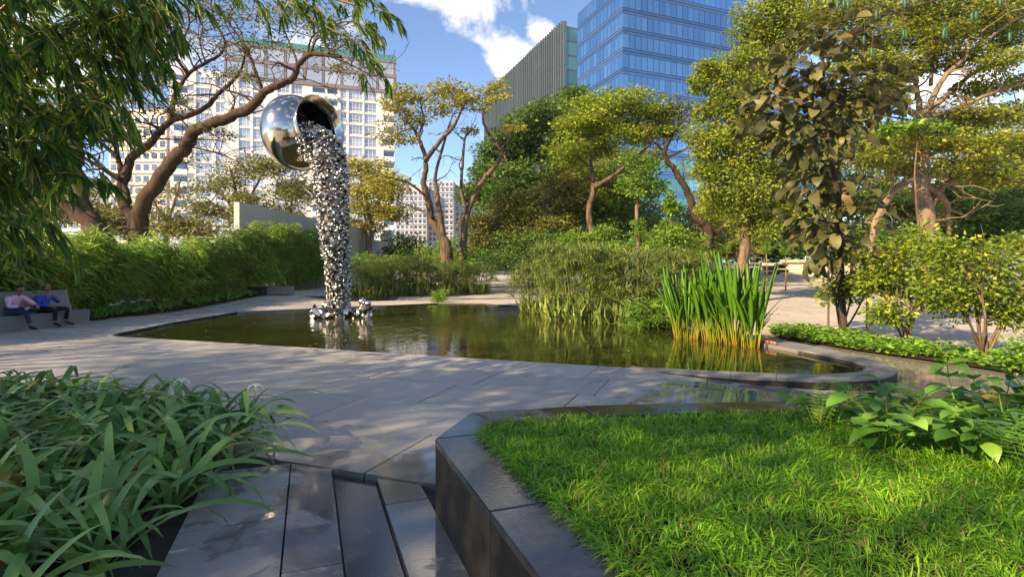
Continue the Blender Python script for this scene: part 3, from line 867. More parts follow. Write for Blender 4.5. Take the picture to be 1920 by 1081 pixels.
for x, y in ((-2.45, 5.1), (-3.3, 5.35)):
    e = empty('spider_lily_plant', (x, y, .01), 'white spidery lily bloom on a bare stalk above the front bed', 'plant', 'lily blooms over the front left bed', 1.)
    so = inst('flower_stem', fstem_me, e)
    for dx in (0,): inst('flower', flower_me, so, Matrix.Translation((.05 + dx, dx * .4, .5 + dx * .3)) @ Matrix.Scale(.8, 4) @ Matrix.Rotation(dx * 12, 4, 'Y'))

# low lily border along the hedge at the left
F_BORDER = leaf_mat('border_leaf', (.05, .14, .02), (.10, .24, .035), (.18, .33, .06), .4, .4)
bm = []
for v in range(4):
    mb = MB(); n_ = 20
    a = rng.uniform(0, 6.28, n_)
    mb.leaves((np.array([(0, -.04, 0), (0, .04, 0), (.5, -.05, .28), (.5, .05, .28), (.85, -.04, .12), (.85, .04, .12), (1, 0, -.08)]), [(0, 2, 3, 1), (2, 4, 5, 3)], [(4, 6, 5)]),
              np.c_[np.cos(a) * .04, np.sin(a) * .04, np.zeros(n_)], np.c_[np.cos(a), np.sin(a), rng.uniform(.3, 1.2, n_)], np.tile((0, 0, 1.), (n_, 1)), rng.uniform(.3, .5, n_))
    bm.append(mb.mesh('border_lily', F_BORDER))
bl = 0
for i in range(64):
    y = 17.6 + 13.6 * (i / 63) + rng.uniform(-.1, .1); x = -14.25 + rng.uniform(-.25, .3)
    o = inst('border_lily', bm[i % 4], None, Matrix.Translation((x, y, GZ(x, y) - .02)) @ Matrix.Rotation(rng.uniform(0, 6), 4, 'Z') @ Matrix.Scale(rng.uniform(1.1, 1.5), 4))
    tag(o, 'small strap-leaved plant in the green border below the bamboo hedge', 'plant', 'border plants below the hedge')
fl = MB()
for k in range(26):
    a = rng.uniform(0, 6.28); fl.leaves(L_LONG, np.zeros((1, 3)), np.array([(math.cos(a), math.sin(a), rng.uniform(-.2, 1))]), np.array([(0, 0, 1.)]), .13)
fl_me = fl.mesh('white_lily_flower', FLOWER)
for (px, py, y) in ((210, 572, 19.0), (230, 565, 19.9), (250, 566, 20.4), (262, 562, 20.9), (280, 563, 21.3), (310, 562, 22.6), (222, 570, 19.5)):
    p = W(px, py, y)
    o = inst('white_flower_head', fl_me, None, Matrix.Translation(p)); tag(o, 'white spidery flower head in the border by the bench', 'flower', 'white flowers in the hedge border')
    mb = MB(); mb.tube([(0, 0, 0), (0, .02, -(p.z - GZ(p.x, y)))], [.006, .008], 5); mb.build('flower_stem', LILY, o)

# ------------------------------------------------------------------ steel sculpture in the pond
m, nt, N, Lk = new_mat('polished_steel')
pos = nd(nt, 'ShaderNodeTexCoord').outputs['Object']
out(nt, princ(nt, **{'Base Color': (.48, .44, .39), 'Metallic': 1.0, 'Roughness': .12, 'Normal': bump(nt, noise(nt, 1.6, 2, .4, pos), .06, .05)}).outputs[0]); M_STEEL = m
m, nt, N, Lk = new_mat('utensil_steel')
oi = nd(nt, 'ShaderNodeObjectInfo'); at = nd(nt, 'ShaderNodeAttribute', attribute_name='var')
r = mth(nt, 'FRACT', mth(nt, 'ADD', oi.outputs['Random'], at.outputs['Fac']))
out(nt, princ(nt, **{'Base Color': ramp(nt, r, [(0, (.26, .23, .19)), (.5, (.50, .465, .42)), (1, (.70, .67, .63))]), 'Metallic': 1.0, 'Roughness': mth(nt, 'ADD', .10, mth(nt, 'MULTIPLY', r, .16))}).outputs[0]); M_UTEN = m
SB = Vector((-6.25, 20.2, -.07))
sculpt = empty('steel_pouring_pot_sculpture', SB, 'tall steel sculpture of a tilted pot pouring a stream of utensils into the pond', 'sculpture')
ax = Vector((.865, -.49, .10)).normalized()
PC = W(556, 251, 20.3) - SB
PM = frame_matrix(PC, ax)                                   # x axis = pot axis
rot = PM @ Matrix.Rotation(math.pi / 2, 4, 'Y')             # lathe z -> pot axis
prof = [(.02, -1.02), (.45, -.99), (.85, -.82), (1.15, -.55), (1.34, -.22), (1.40, .05), (1.36, .30), (1.24, .55), (1.05, .78), (.90, .90), (.86, .97), (.86, 1.06)]
prof = [tuple(p) for p in crom(prof, 3)]
mb = MB(); mb.lathe(prof, 56, rot)
inner = [(.82, 1.06), (.82, .95), (1.0, .78), (1.2, .5), (1.32, .1), (1.2, -.4), (.7, -.8), (.02, -.95)]
mb.lathe([tuple(p) for p in crom(inner, 3)], 48, rot)
pot = mb.build('pot', M_STEEL, sculpt, smooth=True)
mb = MB(); mb.lathe([tuple(p) for p in crom([(.86, 1.05), (.92, 1.075), (.90, 1.11), (.93, 1.15), (1.0, 1.24), (1.08, 1.30), (1.10, 1.325), (1.07, 1.335), (.98, 1.27), (.86, 1.14), (.82, 1.05)], 3)], 56, rot)
mb.build('rim', M_STEEL, pot, smooth=True)
# falling stream: core plus hundreds of steel pieces
cl = np.array([(566, 264, 20.1), (586, 267, 19.75), (605, 281, 19.6), (617, 308, 19.7), (622, 345, 19.7), (624, 400, 19.7), (628, 450, 19.7), (633, 500, 19.9), (635, 550, 20.1), (637, 598, 20.2)])
hw = np.array([27, 31, 32, 31, 29.5, 27.5, 25, 21.5, 19.5, 17.5])
CP = np.array([np.array(W(a, b, d) - SB) for a, b, d in cl]); CR = hw / F * cl[:, 2]
cc = crom(np.c_[CP, CR], 6)
mb = MB(); mb.tube(cc[:, :3], cc[:, 3] * .86, 20)
M_CORE = rough_mat('dark_steel_core', (.12, .11, .10), (.2, .185, .17), 6, .35, 0, .5, metal=1.0)
core = mb.build('stream', M_CORE, sculpt, smooth=True)
def piece_meshes():
    r_ = []
    b = MB(); b.lathe([(.002, 0), (.045, .004), (.08, .03), (.10, .07), (.104, .072), (.098, .074), (.075, .034), (.04, .012), (.002, .009)], 8); r_.append(b)          # bowl
    b = MB(); b.lathe([(.002, 0), (.05, 0), (.056, .008), (.06, .13), (.066, .135), (.06, .137), (.05, .02), (.002, .015)], 8); r_.append(b)                             # tumbler
    b = MB(); b.lathe([(.002, 0), (.085, .0), (.115, .015), (.118, .02), (.08, .012), (.002, .010)], 9); r_.append(b)                                                    # plate
    b = MB(); b.lathe([(.002, 0), (.045, .003), (.05, .05), (.05, .16), (.045, .175), (.002, .18)], 8); r_.append(b)                                                     # closed can
    b = MB(); b.tube([(-.16, 0, 0), (-.05, 0, .012), (.06, 0, .01)], [.008, .007, .010], 6); b.lathe([(.002, -.012), (.03, -.008), (.045, .01), (.047, .014), (.03, 0), (.002, -.004)], 10, Matrix.Translation((.10, 0, .01))); r_.append(b)  # ladle
    b = MB(); b.lathe([(.002, 0), (.06, .01), (.095, .05), (.09, .10), (.06, .125), (.055, .14), (.07, .15), (.055, .148), (.04, .12), (.002, .11)], 8); r_.append(b)     # small pot
    b = MB(); b.box(-.05, .05, -.035, .035, 0, .09); r_.append(b)                                                                                                         # box tin
    return r_
pbs = piece_meshes(); pms = [b.mesh('utensil', M_UTEN, i != 6) for i, b in enumerate(pbs)]
seg = np.linalg.norm(np.diff(cc[:, :3], axis=0), axis=1); cum = np.concatenate([[0], np.cumsum(seg)])
tang = np.gradient(cc[:, :3], axis=0); tang /= np.linalg.norm(tang, axis=1, keepdims=True)
spots = []
NPIECE = 2900
for i in range(NPIECE):
    s = cum[-1] * ((i + rng.random()) / NPIECE); k = min(len(cum) - 2, int(np.searchsorted(cum, s) - 1)); k = max(k, 0)
    f = (s - cum[k]) / max(seg[k], 1e-6)
    c_ = cc[k] * (1 - f) + cc[k + 1] * f; t = Vector(tang[k])
    a = i * 2.39996 + rng.uniform(-.5, .5)
    u = t.cross(Vector((0, 1, .1))).normalized(); v = t.cross(u)
    nrm = u * math.cos(a) + v * math.sin(a)
    if s < .45 and nrm.z < -.2: continue
    spots.append((Vector(c_[:3]) + nrm * c_[3] * rng.uniform(.84, .97), nrm, t, s / cum[-1]))
spots.sort(key=lambda q: (q[1].y))                            # camera-facing first
stuff = MB()
for i, (p, nrm, t, f) in enumerate(spots):
    kind = int(rng.choice(7, p=[.14, .18, .08, .30, .03, .10, .17]))
    if f < .12 and kind == 4: kind = 2
    sc = rng.uniform(.68, 1.1) * (1.02 - .35 * f)
    ux = (nrm + Vector(rng.normal(0, .55, 3))).normalized()
    M = frame_matrix(p, t.lerp(Vector(rng.normal(0, 1, 3)), .75), ux, sc)
    if i < 298: inst('utensil', pms[kind], core, M)
    else:
        b = pbs[kind]; Mn = np.array(M)
        V = (Mn[:3, :3] @ np.concatenate(b.V).T).T + Mn[:3, 3]
        stuff.add(V, quads=np.concatenate(b.Q) if b.Q else None, tris=np.concatenate(b.T) if b.T else None, var=float(rng.random()))
o = stuff.build('utensils', M_UTEN, core, smooth=True); o['kind'] = 'stuff'
# pots and bowls splashed at the foot
heap = []
for i in range(34):
    a = rng.uniform(0, 6.28); rr = rng.uniform(.25, 1.15)
    x, y = math.cos(a) * rr * 1.15, math.sin(a) * rr * .8
    hgt = max(0, .28 * (1 - abs(rr - .7)) * rng.random())
    kind = int(rng.choice([0, 1, 3, 5, 5, 0, 2])); sc = rng.uniform(.9, 1.7)
    inst('splashed_utensil', pms[kind], sculpt, frame_matrix((x, y, hgt), rng.normal(0, 1, 3), Vector(rng.normal(0, .6, 3)) + Vector((0, 0, .6)), sc))
for (px, py, sc, kd_) in ((598, 581, 2.3, 5), (620, 572, 1.9, 5), (676, 565, 1.5, 5), (678, 578, 2.4, 1), (665, 584, 1.9, 0), (690, 575, 2.2, 3), (588, 577, 2, 0), (696, 580, 1.6, 1), (608, 588, 2.2, 2), (650, 586, 2.2, 0)):
    inst('splashed_utensil', pms[kd_], sculpt, frame_matrix(W(px, py, 19.9) - SB - Vector((0, 0, .08)), rng.normal(0, 1, 3), Vector(rng.normal(0, .5, 3)) + Vector((0, -.5, .5)), sc))

# ------------------------------------------------------------------ bench and the two people
bench = empty('stone_bench', (-13.5, 17.4, 0), 'long grey stone bench with tilted slab back at the left', 'bench')
def bbox(name, poly_xz, y0, y1, mat):
    """profile in x-z pulled along y"""
    mb = MB(); n_ = len(poly_xz); V = [(x + 13.5, y - 17.4, z) for y in (y0, y1) for x, z in poly_xz]
    q = [(i, (i + 1) % n_, n_ + (i + 1) % n_, n_ + i) for i in range(n_)]
    t = [(0, i + 1, i) for i in range(1, n_ - 1)] + [(n_, n_ + i, n_ + i + 1) for i in range(1, n_ - 1)]
    mb.add(V, quads=q, tris=t); return mb.build(name, mat, bench)
for y0, y1 in ((11.4, 13.2), (13.204, 15.3), (15.304, 17.4)):
    bbox('seat_block', [(-13.52, -.05), (-13.5, .41), (-14.0, .41), (-14.0, -.05)], y0, y1, M_BENCH)
    bbox('backrest', [(-13.95, .413), (-14.12, 1.05), (-14.24, 1.05), (-14.1, .413)], y0, min(y1, 17.25), M_BENCH)
SKIN = rough_mat('brown_skin', (.20, .105, .06), (.27, .15, .09), 8, .55, 0)
HAIR = rough_mat('black_hair', (.008, .007, .007), (.02, .017, .015), 30, .5, .3)
PINK = rough_mat('pink_shirt_cloth', (.62, .36, .50), (.70, .44, .58), 5, .85, .3)
BLUE = rough_mat('blue_shirt_cloth', (.02, .055, .34), (.035, .085, .46), 5, .85, .3)
NAVY = rough_mat('navy_trouser_cloth', (.02, .03, .07), (.035, .05, .10), 6, .9, .2)
BLKC = rough_mat('black_trouser_cloth', (.012, .011, .011), (.025, .022, .02), 6, .9, .2)
SHOE = rough_mat('black_shoe_leather', (.01, .01, .012), (.02, .02, .022), 6, .4, 0, .5)
GREYSHOE = rough_mat('grey_shoe_leather', (.25, .25, .23), (.36, .36, .33), 6, .6, 0)
SOCK = rough_mat('white_sock', (.6, .58, .56), (.7, .68, .66), 6, .9, 0)
def skin_obj(name, pts, edges, mat, parent, sub=2, root=0):
    me = bpy.data.meshes.new(name); me.from_pydata([p[:3] for p in pts], edges, []); me.materials.append(mat)
    o = bpy.data.objects.new(name, me); link(o, parent)
    sk = o.modifiers.new('skin', 'SKIN'); sk.use_smooth_shade = True; sk.branch_smoothing = .6
    sv = me.skin_vertices[0].data if me.skin_vertices else None
    if sv is None:
        bpy.context.view_layer.objects.active = o
        bpy.ops.mesh.customdata_skin_add(); sv = me.skin_vertices[0].data
    for i, p in enumerate(pts):
        r = p[3]; sv[i].radius = (r, r) if not isinstance(r, tuple) else r; sv[i].use_root = (i == root)
    sb_ = o.modifiers.new('sub', 'SUBSURF'); sb_.levels = sub; sb_.render_levels = sub
    return o
LIP = rough_mat('lip', (.16, .06, .05), (.2, .07, .06), 5, .5, 0)
def head_mesh(mb, M, k=1.0, keep=None, lift=0.):
    """head with chin, brow, nose and ears; x = face direction; keep() cuts a cap out of it for hair"""
    nu, nv = 20, 14; V = []
    for j in range(nv + 1):
        th_ = math.pi * j / nv
        for i in range(nu):
            a = 2 * math.pi * i / nu; x, y, z = math.sin(th_) * math.cos(a), math.sin(th_) * math.sin(a), math.cos(th_)
            w = 1 - .28 * max(0, -z) ** 1.5; px_, py_, pz_ = x * .100 * (w if x > 0 else 1 - .45 * max(0, -z)), y * .080 * w, z * .125
            if keep is None:
                if abs(a) < .2 and -.35 < z < .1: px_ += .022 * (1 - abs(z + .15) / .28 if abs(z + .15) < .28 else 0)
                if abs(abs(y) - 1) < .06 and abs(z) < .3: py_ *= 1.16
            V.append((px_ * k, py_ * k, pz_ * k + lift))
    V = np.array(V); q = np.array([(j * nu + i, (j + 1) * nu + i, (j + 1) * nu + (i + 1) % nu, j * nu + (i + 1) % nu) for j in range(nv) for i in range(nu)])
    if keep is not None: q = q[keep(V)[q].all(1)]
    Mn = np.array(M); mb.add((Mn[:3, :3] @ V.T).T + Mn[:3, 3], quads=q)
def person(loc, label, J, shirt, trouser, shoes, hair_long):
    """J: joints in metres; x forward, y to the left, z above ground"""
    e = empty('person', loc, label, 'person')
    v = lambda k: J[k]
    def mixp(a, b, t): return tuple(a[i] + (b[i] - a[i]) * t for i in range(3))
    pts = []; ed = []; ix = {}
    def add(k, p, r, to=None):
        ix[k] = len(pts); pts.append((*p[:3], r))
        if to is not None: ed.append((ix[to], ix[k]))
    add('pelvis', v('pelvis'), .12); add('belly', v('belly'), .115, 'pelvis'); add('chest', v('chest'), .115, 'belly'); add('neck', v('neck'), .058, 'chest')
    add('jaw', v('jaw'), .05, 'neck')
    hd = (Vector(v('face')) - Vector(v('skull'))).normalized(); hs = Vector((0, 0, 1)).cross(hd).normalized(); hu = hd.cross(hs)
    HC = Vector(v('skull')) + Vector((0, 0, .012)); HM = Matrix(((hd.x, hs.x, hu.x, HC.x), (hd.y, hs.y, hu.y, HC.y), (hd.z, hs.z, hu.z, HC.z), (0, 0, 0, 1)))
    for s in (-1, 1):
        sfx = 'L' if s > 0 else 'R'
        add('sh' + sfx, v('sh' + sfx), .052, 'chest'); add('el' + sfx, v('el' + sfx), .038, 'sh' + sfx); add('wr' + sfx, v('wr' + sfx), .027, 'el' + sfx)
        w_ = Vector(v('wr' + sfx)); fd = (Vector(v('hand' + sfx)) - w_).normalized(); sd = fd.cross(Vector((0, 0, 1))).normalized(); dn = sd.cross(fd)
        add('palm' + sfx, w_ + fd * .06, .030, 'wr' + sfx)
        for q, (off, ln) in enumerate(((-.03, .07), (-.01, .08), (.01, .075), (.028, .06))):
            b = w_ + fd * .095 + sd * off
            add(f'f{q}a' + sfx, b, .010, 'palm' + sfx); add(f'f{q}b' + sfx, b + fd * ln * .5 - dn * .012, .009, f'f{q}a' + sfx); add(f'f{q}c' + sfx, b + fd * ln * .85 - dn * .04, .008, f'f{q}b' + sfx)
        add('th1' + sfx, w_ + fd * .04 - sd * s * .04, .012, 'palm' + sfx); add('th2' + sfx, w_ + fd * .085 - sd * s * .055, .010, 'th1' + sfx)
        add('hip' + sfx, v('hip' + sfx), .085, 'pelvis'); add('kn' + sfx, v('kn' + sfx), .056, 'hip' + sfx); add('an' + sfx, v('an' + sfx), .036, 'kn' + sfx)
        add('toe' + sfx, v('toe' + sfx), .032, 'an' + sfx)
    bo = skin_obj('body', pts, ed, SKIN, e)
    bpy.context.view_layer.update()
    ev_ = bo.evaluated_get(bpy.context.evaluated_depsgraph_get()); em = ev_.to_mesh(); co_ = np.zeros(len(em.vertices) * 3); em.vertices.foreach_get('co', co_)
    full = MB(); full.add(co_.reshape(-1, 3), quads=[tuple(f.vertices) for f in em.polygons if len(f.vertices) == 4], tris=[tuple(f.vertices) for f in em.polygons if len(f.vertices) == 3])
    ev_.to_mesh_clear(); head_mesh(full, HM); old = bo.data; bo.modifiers.clear(); bo.data = full.mesh('body', SKIN, True)
    # shirt
    pts = []; ed = []; ix = {}
    add('pelvis', v('pelvis'), .135); add('belly', v('belly'), .135, 'pelvis'); add('chest', v('chest'), .150, 'belly'); add('collar', mixp(v('chest'), v('neck'), .75), .068, 'chest')
    for sfx in 'LR':
        add('sh' + sfx, v('sh' + sfx), .088, 'chest'); add('el' + sfx, v('el' + sfx), .060, 'sh' + sfx); add('cu' + sfx, mixp(v('el' + sfx), v('wr' + sfx), .85), .042, 'el' + sfx)
    skin_obj('shirt', pts, ed, shirt, e)
    pts = []; ed = []; ix = {}
    add('pelvis', (v('pelvis')[0], v('pelvis')[1], v('pelvis')[2] - .015), .132)
    for sfx in 'LR':
        add('hip' + sfx, v('hip' + sfx), .10, 'pelvis'); add('mid' + sfx, mixp(v('hip' + sfx), v('kn' + sfx), .5), .086, 'hip' + sfx); add('kn' + sfx, v('kn' + sfx), .072, 'mid' + sfx); add('cf' + sfx, mixp(v('kn' + sfx), v('an' + sfx), .86), .052, 'kn' + sfx)
    skin_obj('trousers', pts, ed, trouser, e)
    for sfx in 'LR':
        a, t = Vector(v('an' + sfx)), Vector(v('toe' + sfx)); d = (t - a).normalized()
        skin_obj('shoe', [(*(a - d * .03), .046), (*(a + (t - a) * .5), .047), (*(t + d * .05), .038)], [(0, 1), (1, 2)], shoes[sfx], e, 2, 1)
        k = Vector(v('kn' + sfx)); skin_obj('sock', [(*(a + (k - a) * .02), .040), (*(a + (k - a) * .16), .040)], [(0, 1)], SOCK, e, 1)
    hb = MB()
    if hair_long: head_mesh(hb, HM, 1.09, lambda q: q[:, 2] - .55 * q[:, 0] > .022, .012)
    else: head_mesh(hb, HM, 1.025, lambda q: (q[:, 2] - .2 * q[:, 0] < .055) & (q[:, 2] + .9 * q[:, 0] * -1 > -.02) & (q[:, 0] < .035) & (q[:, 2] > -.05), 0)
    hb.build('hair', HAIR, e, smooth=True)
    for s in (-1, 1):
        mb = MB(); mb.lathe([(.001, -.009), (.009, -.005), (.011, 0), (.009, .005), (.001, .009)], 8, HM @ Matrix.Translation((.088, s * .032, .012))); mb.build('eye', HAIR, e)
    mb = MB(); mb.box(.080, .090, -.024, .024, -.062, -.053, HM); mb.build('mouth', LIP, e)
    return e
person((-13.80, 15.05, 0), 'person in a pink shirt and navy trousers looking down at a phone, ankle on knee', {
    'pelvis': (.0, 0, .53), 'belly': (.0, 0, .68), 'chest': (.07, 0, .86), 'neck': (.13, 0, 1.0), 'jaw': (.20, 0, 1.06), 'skull': (.19, 0, 1.13), 'crown': (.175, 0, 1.19), 'face': (.31, 0, 1.07),
    'shR': (.07, -.19, .91), 'elR': (.10, -.26, .66), 'wrR': (.33, -.12, .66), 'handR': (.42, -.07, .68), 'shL': (.08, .19, .91), 'elL': (.30, .26, .74), 'wrL': (.52, .14, .68), 'handL': (.62, .08, .64),
    'hipR': (.03, -.10, .50), 'knR': (.47, -.11, .50), 'anR': (.55, -.10, .11), 'toeR': (.70, -.09, .05), 'hipL': (.03, .10, .50), 'knL': (.42, .32, .58), 'anL': (.50, -.12, .62), 'toeL': (.60, -.26, .60)},
    PINK, NAVY, {'R': SHOE, 'L': GREYSHOE}, True)
person((-13.80, 16.02, 0), 'bald-topped person in a bright blue shirt and black trousers, one hand raised to the chest', {
    'pelvis': (.0, 0, .53), 'belly': (.0, 0, .68), 'chest': (.05, 0, .85), 'neck': (.08, 0, .98), 'jaw': (.12, 0, 1.05), 'skull': (.115, 0, 1.12), 'crown': (.105, 0, 1.18), 'face': (.23, -.06, 1.10),
    'shR': (.05, -.20, .89), 'elR': (.06, -.28, .66), 'wrR': (.30, -.13, .61), 'handR': (.40, -.08, .58), 'shL': (.06, .20, .89), 'elL': (.22, .30, .70), 'wrL': (.30, .12, .80), 'handL': (.28, .05, .88),
    'hipR': (.03, -.10, .50), 'knR': (.46, -.13, .51), 'anR': (.45, -.13, .11), 'toeR': (.61, -.14, .05), 'hipL': (.03, .10, .50), 'knL': (.47, .30, .52), 'anL': (.38, .34, .11), 'toeL': (.53, .42, .05)},
    BLUE, BLKC, {'R': SHOE, 'L': SHOE}, False)
mb = MB(); mb.box(-.04, .04, -.07, .07, -.005, .005, frame_matrix((-13.80 + .44, 15.05 - .06, .70), (.9, .3, .35)))
tag(mb.build('mobile_phone', M_BLACK), 'dark phone held by the person in pink', 'phone')
# ------------------------------------------------------------------ foliage materials
F_OLIVE = leaf_mat('olive_leaf', (.048, .055, .012), (.105, .11, .022), (.165, .155, .03), .35, .55)
F_DARK = leaf_mat('dark_green_leaf', (.022, .055, .010), (.05, .10, .018), (.085, .15, .025), .35, .5)
F_GREEN = leaf_mat('mid_green_leaf', (.04, .09, .010), (.085, .165, .018), (.15, .23, .028), .4, .5)
F_LIME = leaf_mat('lime_leaf', (.075, .115, .012), (.16, .21, .018), (.26, .29, .03), .42, .5)
F_YELL = leaf_mat('yellow_olive_leaf', (.09, .10, .015), (.17, .165, .022), (.25, .225, .03), .4, .55)
F_RIGHT = leaf_mat('golden_green_leaf', (.055, .078, .010), (.125, .155, .018), (.22, .23, .028), .45, .5)
F_WEEP = leaf_mat('light_green_leaf', (.065, .095, .012), (.14, .18, .02), (.23, .25, .035), .45, .5)
F_BUSH = leaf_mat('bright_shrub_leaf', (.055, .10, .012), (.14, .20, .02), (.29, .31, .03), .45, .45)
F_BAMB = leaf_mat('bamboo_leaf', (.014, .046, .006), (.035, .092, .010), (.15, .22, .018), .62, .4, (.30, .26, .04))
F_HEDGE = leaf_mat('hedge_bamboo_leaf', (.055, .115, .016), (.12, .21, .028), (.23, .31, .05), .45, .5, (.26, .2, .05))
F_PAPY = leaf_mat('papyrus_ray', (.05, .08, .018), (.10, .14, .03), (.18, .21, .05), .35, .5)
F_COVER = leaf_mat('ground_cover_leaf', (.035, .09, .012), (.08, .18, .02), (.15, .26, .03), .3, .45)
F_TEAK = leaf_mat('teak_leaf', (.022, .024, .007), (.046, .047, .013), (.095, .088, .026), .28, .5, (.13, .085, .03))
F_BROAD = leaf_mat('broad_shrub_leaf', (.03, .09, .012), (.075, .18, .022), (.15, .28, .04), .3, .35, (.35, .33, .04))
F_CULM = rough_mat('bamboo_culm', (.12, .10, .03), (.32, .22, .08), 3, .5, 0)

def tube_px(mb, pts, r0, r1, d0, d1, jitter=.0, n=8, ground=False):
    P = []
    k = len(pts)
    for i, q in enumerate(pts):
        t = i / max(k - 1, 1); d = d0 + (d1 - d0) * t
        P.append((*W(q[0], q[1], d), r0 + (r1 - r0) * t ** .8))
    if ground:
        b = P[0]; P = [(b[0] + .1, b[1], GZ(b[0], b[1]) - .15, r0 * 1.35)] + P
    c = crom(P, 5)
    if jitter: c[1:-1, :3] += rng.normal(0, jitter, (len(c) - 2, 3)) * c[1:-1, 3:4]
    mb.tube(c[:, :3], np.maximum(c[:, 3], .006), n)
    return c
def clumps(mb, centre, rad, nsub, nleaf, tpl, size, flat=.55, droop=.0, sub_r=.34, twig=None, hollow=.5, upness=.9, var_shift=0.):
    """leaves gathered in flattened sub-clumps through an ellipsoid"""
    rad = np.asarray(rad, float)
    u = unit_rand(nsub) * (rng.random((nsub, 1)) ** (1 / 3) * (1 - hollow) + hollow * rng.random((nsub, 1)) ** .15)
    sc_ = np.asarray(centre) + u * rad
    N = nsub * nleaf; sr = rad.mean() * sub_r
    g = rng.normal(0, 1, (nsub, nleaf, 3)); g /= np.maximum(1, np.linalg.norm(g, axis=2, keepdims=True) / 1.7)
    pos = (sc_[:, None, :] + g * sr * np.array((1, 1, flat))).reshape(-1, 3)
    outd = g.reshape(-1, 3) * np.array((1, 1, .25)) + rng.normal(0, .5, (N, 3)); outd[:, 2] -= droop
    ups = np.tile((0, 0, upness), (N, 1)) + rng.normal(0, .55, (N, 3))
    var = np.clip(np.repeat(rng.random(nsub), nleaf) * .45 + rng.random(N) * .55 + var_shift, 0, .999)
    mb.leaves(tpl, pos, outd, ups, size * rng.uniform(.6, 1.25, N), var)
    if twig is not None:
        c0 = np.asarray(centre) - np.array((0, 0, rad[2] * .4))
        for s in sc_[:: max(1, nsub // 14)]:
            m_ = (c0 + s) / 2 + np.array((0, 0, -.08 * rad[2])) + rng.normal(0, .06, 3) * rad.mean()
            twig.tube(crom([c0, m_, s], 3), np.linspace(twig_r(rad), .008, 7), 4, cap=False)
def twig_r(rad): return max(.012, .022 * float(np.mean(rad)))
def tree(name, label, cat, d, limbs, blobs, leaf, bark=M_BARK, size=.16, nsub=12, nleaf=60, tpl=L_QUAD, spread=.5, group=None, flat=.5, droop=.0, sub_r=.34, hollow=.5, upness=.9, depth_k=.9, jit=.12, twigs=0, twig_len=2.5):
    """limbs: (pixel points, r0, r1, depth shift at the tip, starts at ground); blobs: (px, py, rx, ry) of the crown masses"""
    tr = MB(); cr = MB(); samples = []; b0 = None
    nleaf = int(nleaf * 2.1); size *= 1.25; nsub *= 1.25
    for (pts, r0, r1, dd, gr) in limbs:
        c = tube_px(tr, pts, r0, r1, d, d + dd, jit, 9, gr)
        if b0 is None: b0 = c[0, :3].copy()
        samples.append(c)
    if twigs:
        for c in list(samples):
            for _ in range(twigs):
                k = int(rng.uniform(.3, .98) * (len(c) - 1)); a = c[k, :3]; q = a.copy(); pts_ = [a]
                dv_ = unit_rand(1)[0]; dv_[2] = abs(dv_[2]) * .7; ln = rng.uniform(.5, 1.1) * twig_len
                for s_ in range(5):
                    dv_ = dv_ + rng.normal(0, .45, 3); dv_ /= np.linalg.norm(dv_); q = q + dv_ * ln / 5; pts_.append(q.copy())
                rr = min(c[k, 3] * .55, .055); cc_ = crom(pts_, 3); tr.tube(cc_, np.linspace(rr, .010, len(cc_)), 5, cap=False)
                for s_ in (2, 3, 4):
                    t2 = pts_[s_] + unit_rand(1)[0] * ln * .3; tr.tube(crom([pts_[s_], (pts_[s_] + t2) / 2 + rng.normal(0, .06, 3), t2], 3), np.linspace(rr * .4, .007, 7), 4, cap=False)
    S = np.concatenate(samples) if samples else np.array([[*W(blobs[0][0], CY, d), .1]])
    if b0 is None: b0 = np.array((S[0, 0], d, GZ(S[0, 0], d)))
    for bl_ in blobs:
        px, py, rx, ry = bl_[:4]
        dd = bl_[4] if len(bl_) > 4 else rng.uniform(-spread, spread) * rx * d / F * 1.2
        D = d + dd; c = np.array(W(px, py, D)); rad = np.array((rx, rx * depth_k, ry)) * D / F
        k = np.argmin(np.linalg.norm(S[:, :3] - c, axis=1) + (S[:, 2] > c[2]) * 1.0)
        a = S[k]; L_ = np.linalg.norm(a[:3] - c)
        m1 = a[:3] + (c - a[:3]) * .4 + np.array((0, 0, .10 * L_)) + rng.normal(0, .06 * L_, 3)
        r_ = min(a[3] * .7, .02 + .02 * L_)
        tr.tube(crom([a[:3], m1, c], 4), np.linspace(r_, max(.012, r_ * .35), 9), 6, cap=False)
        vol = (rx * ry) ** .5 / 50
        clumps(cr, c, rad, max(3, int(nsub * vol)), nleaf, tpl, size, flat, droop, sub_r / max(vol, .6) ** .35, tr, hollow, upness)
    e = empty(name, tuple(b0), label, cat, group)
    for mbx, nm, mt, sm_ in ((tr, 'trunk', bark, True), (cr, 'crown', leaf, False)):
        mbx.V = [v - b0.astype(np.float32) for v in mbx.V]
        if mbx.n: mbx.build(nm, mt, e, smooth=sm_)
    return e

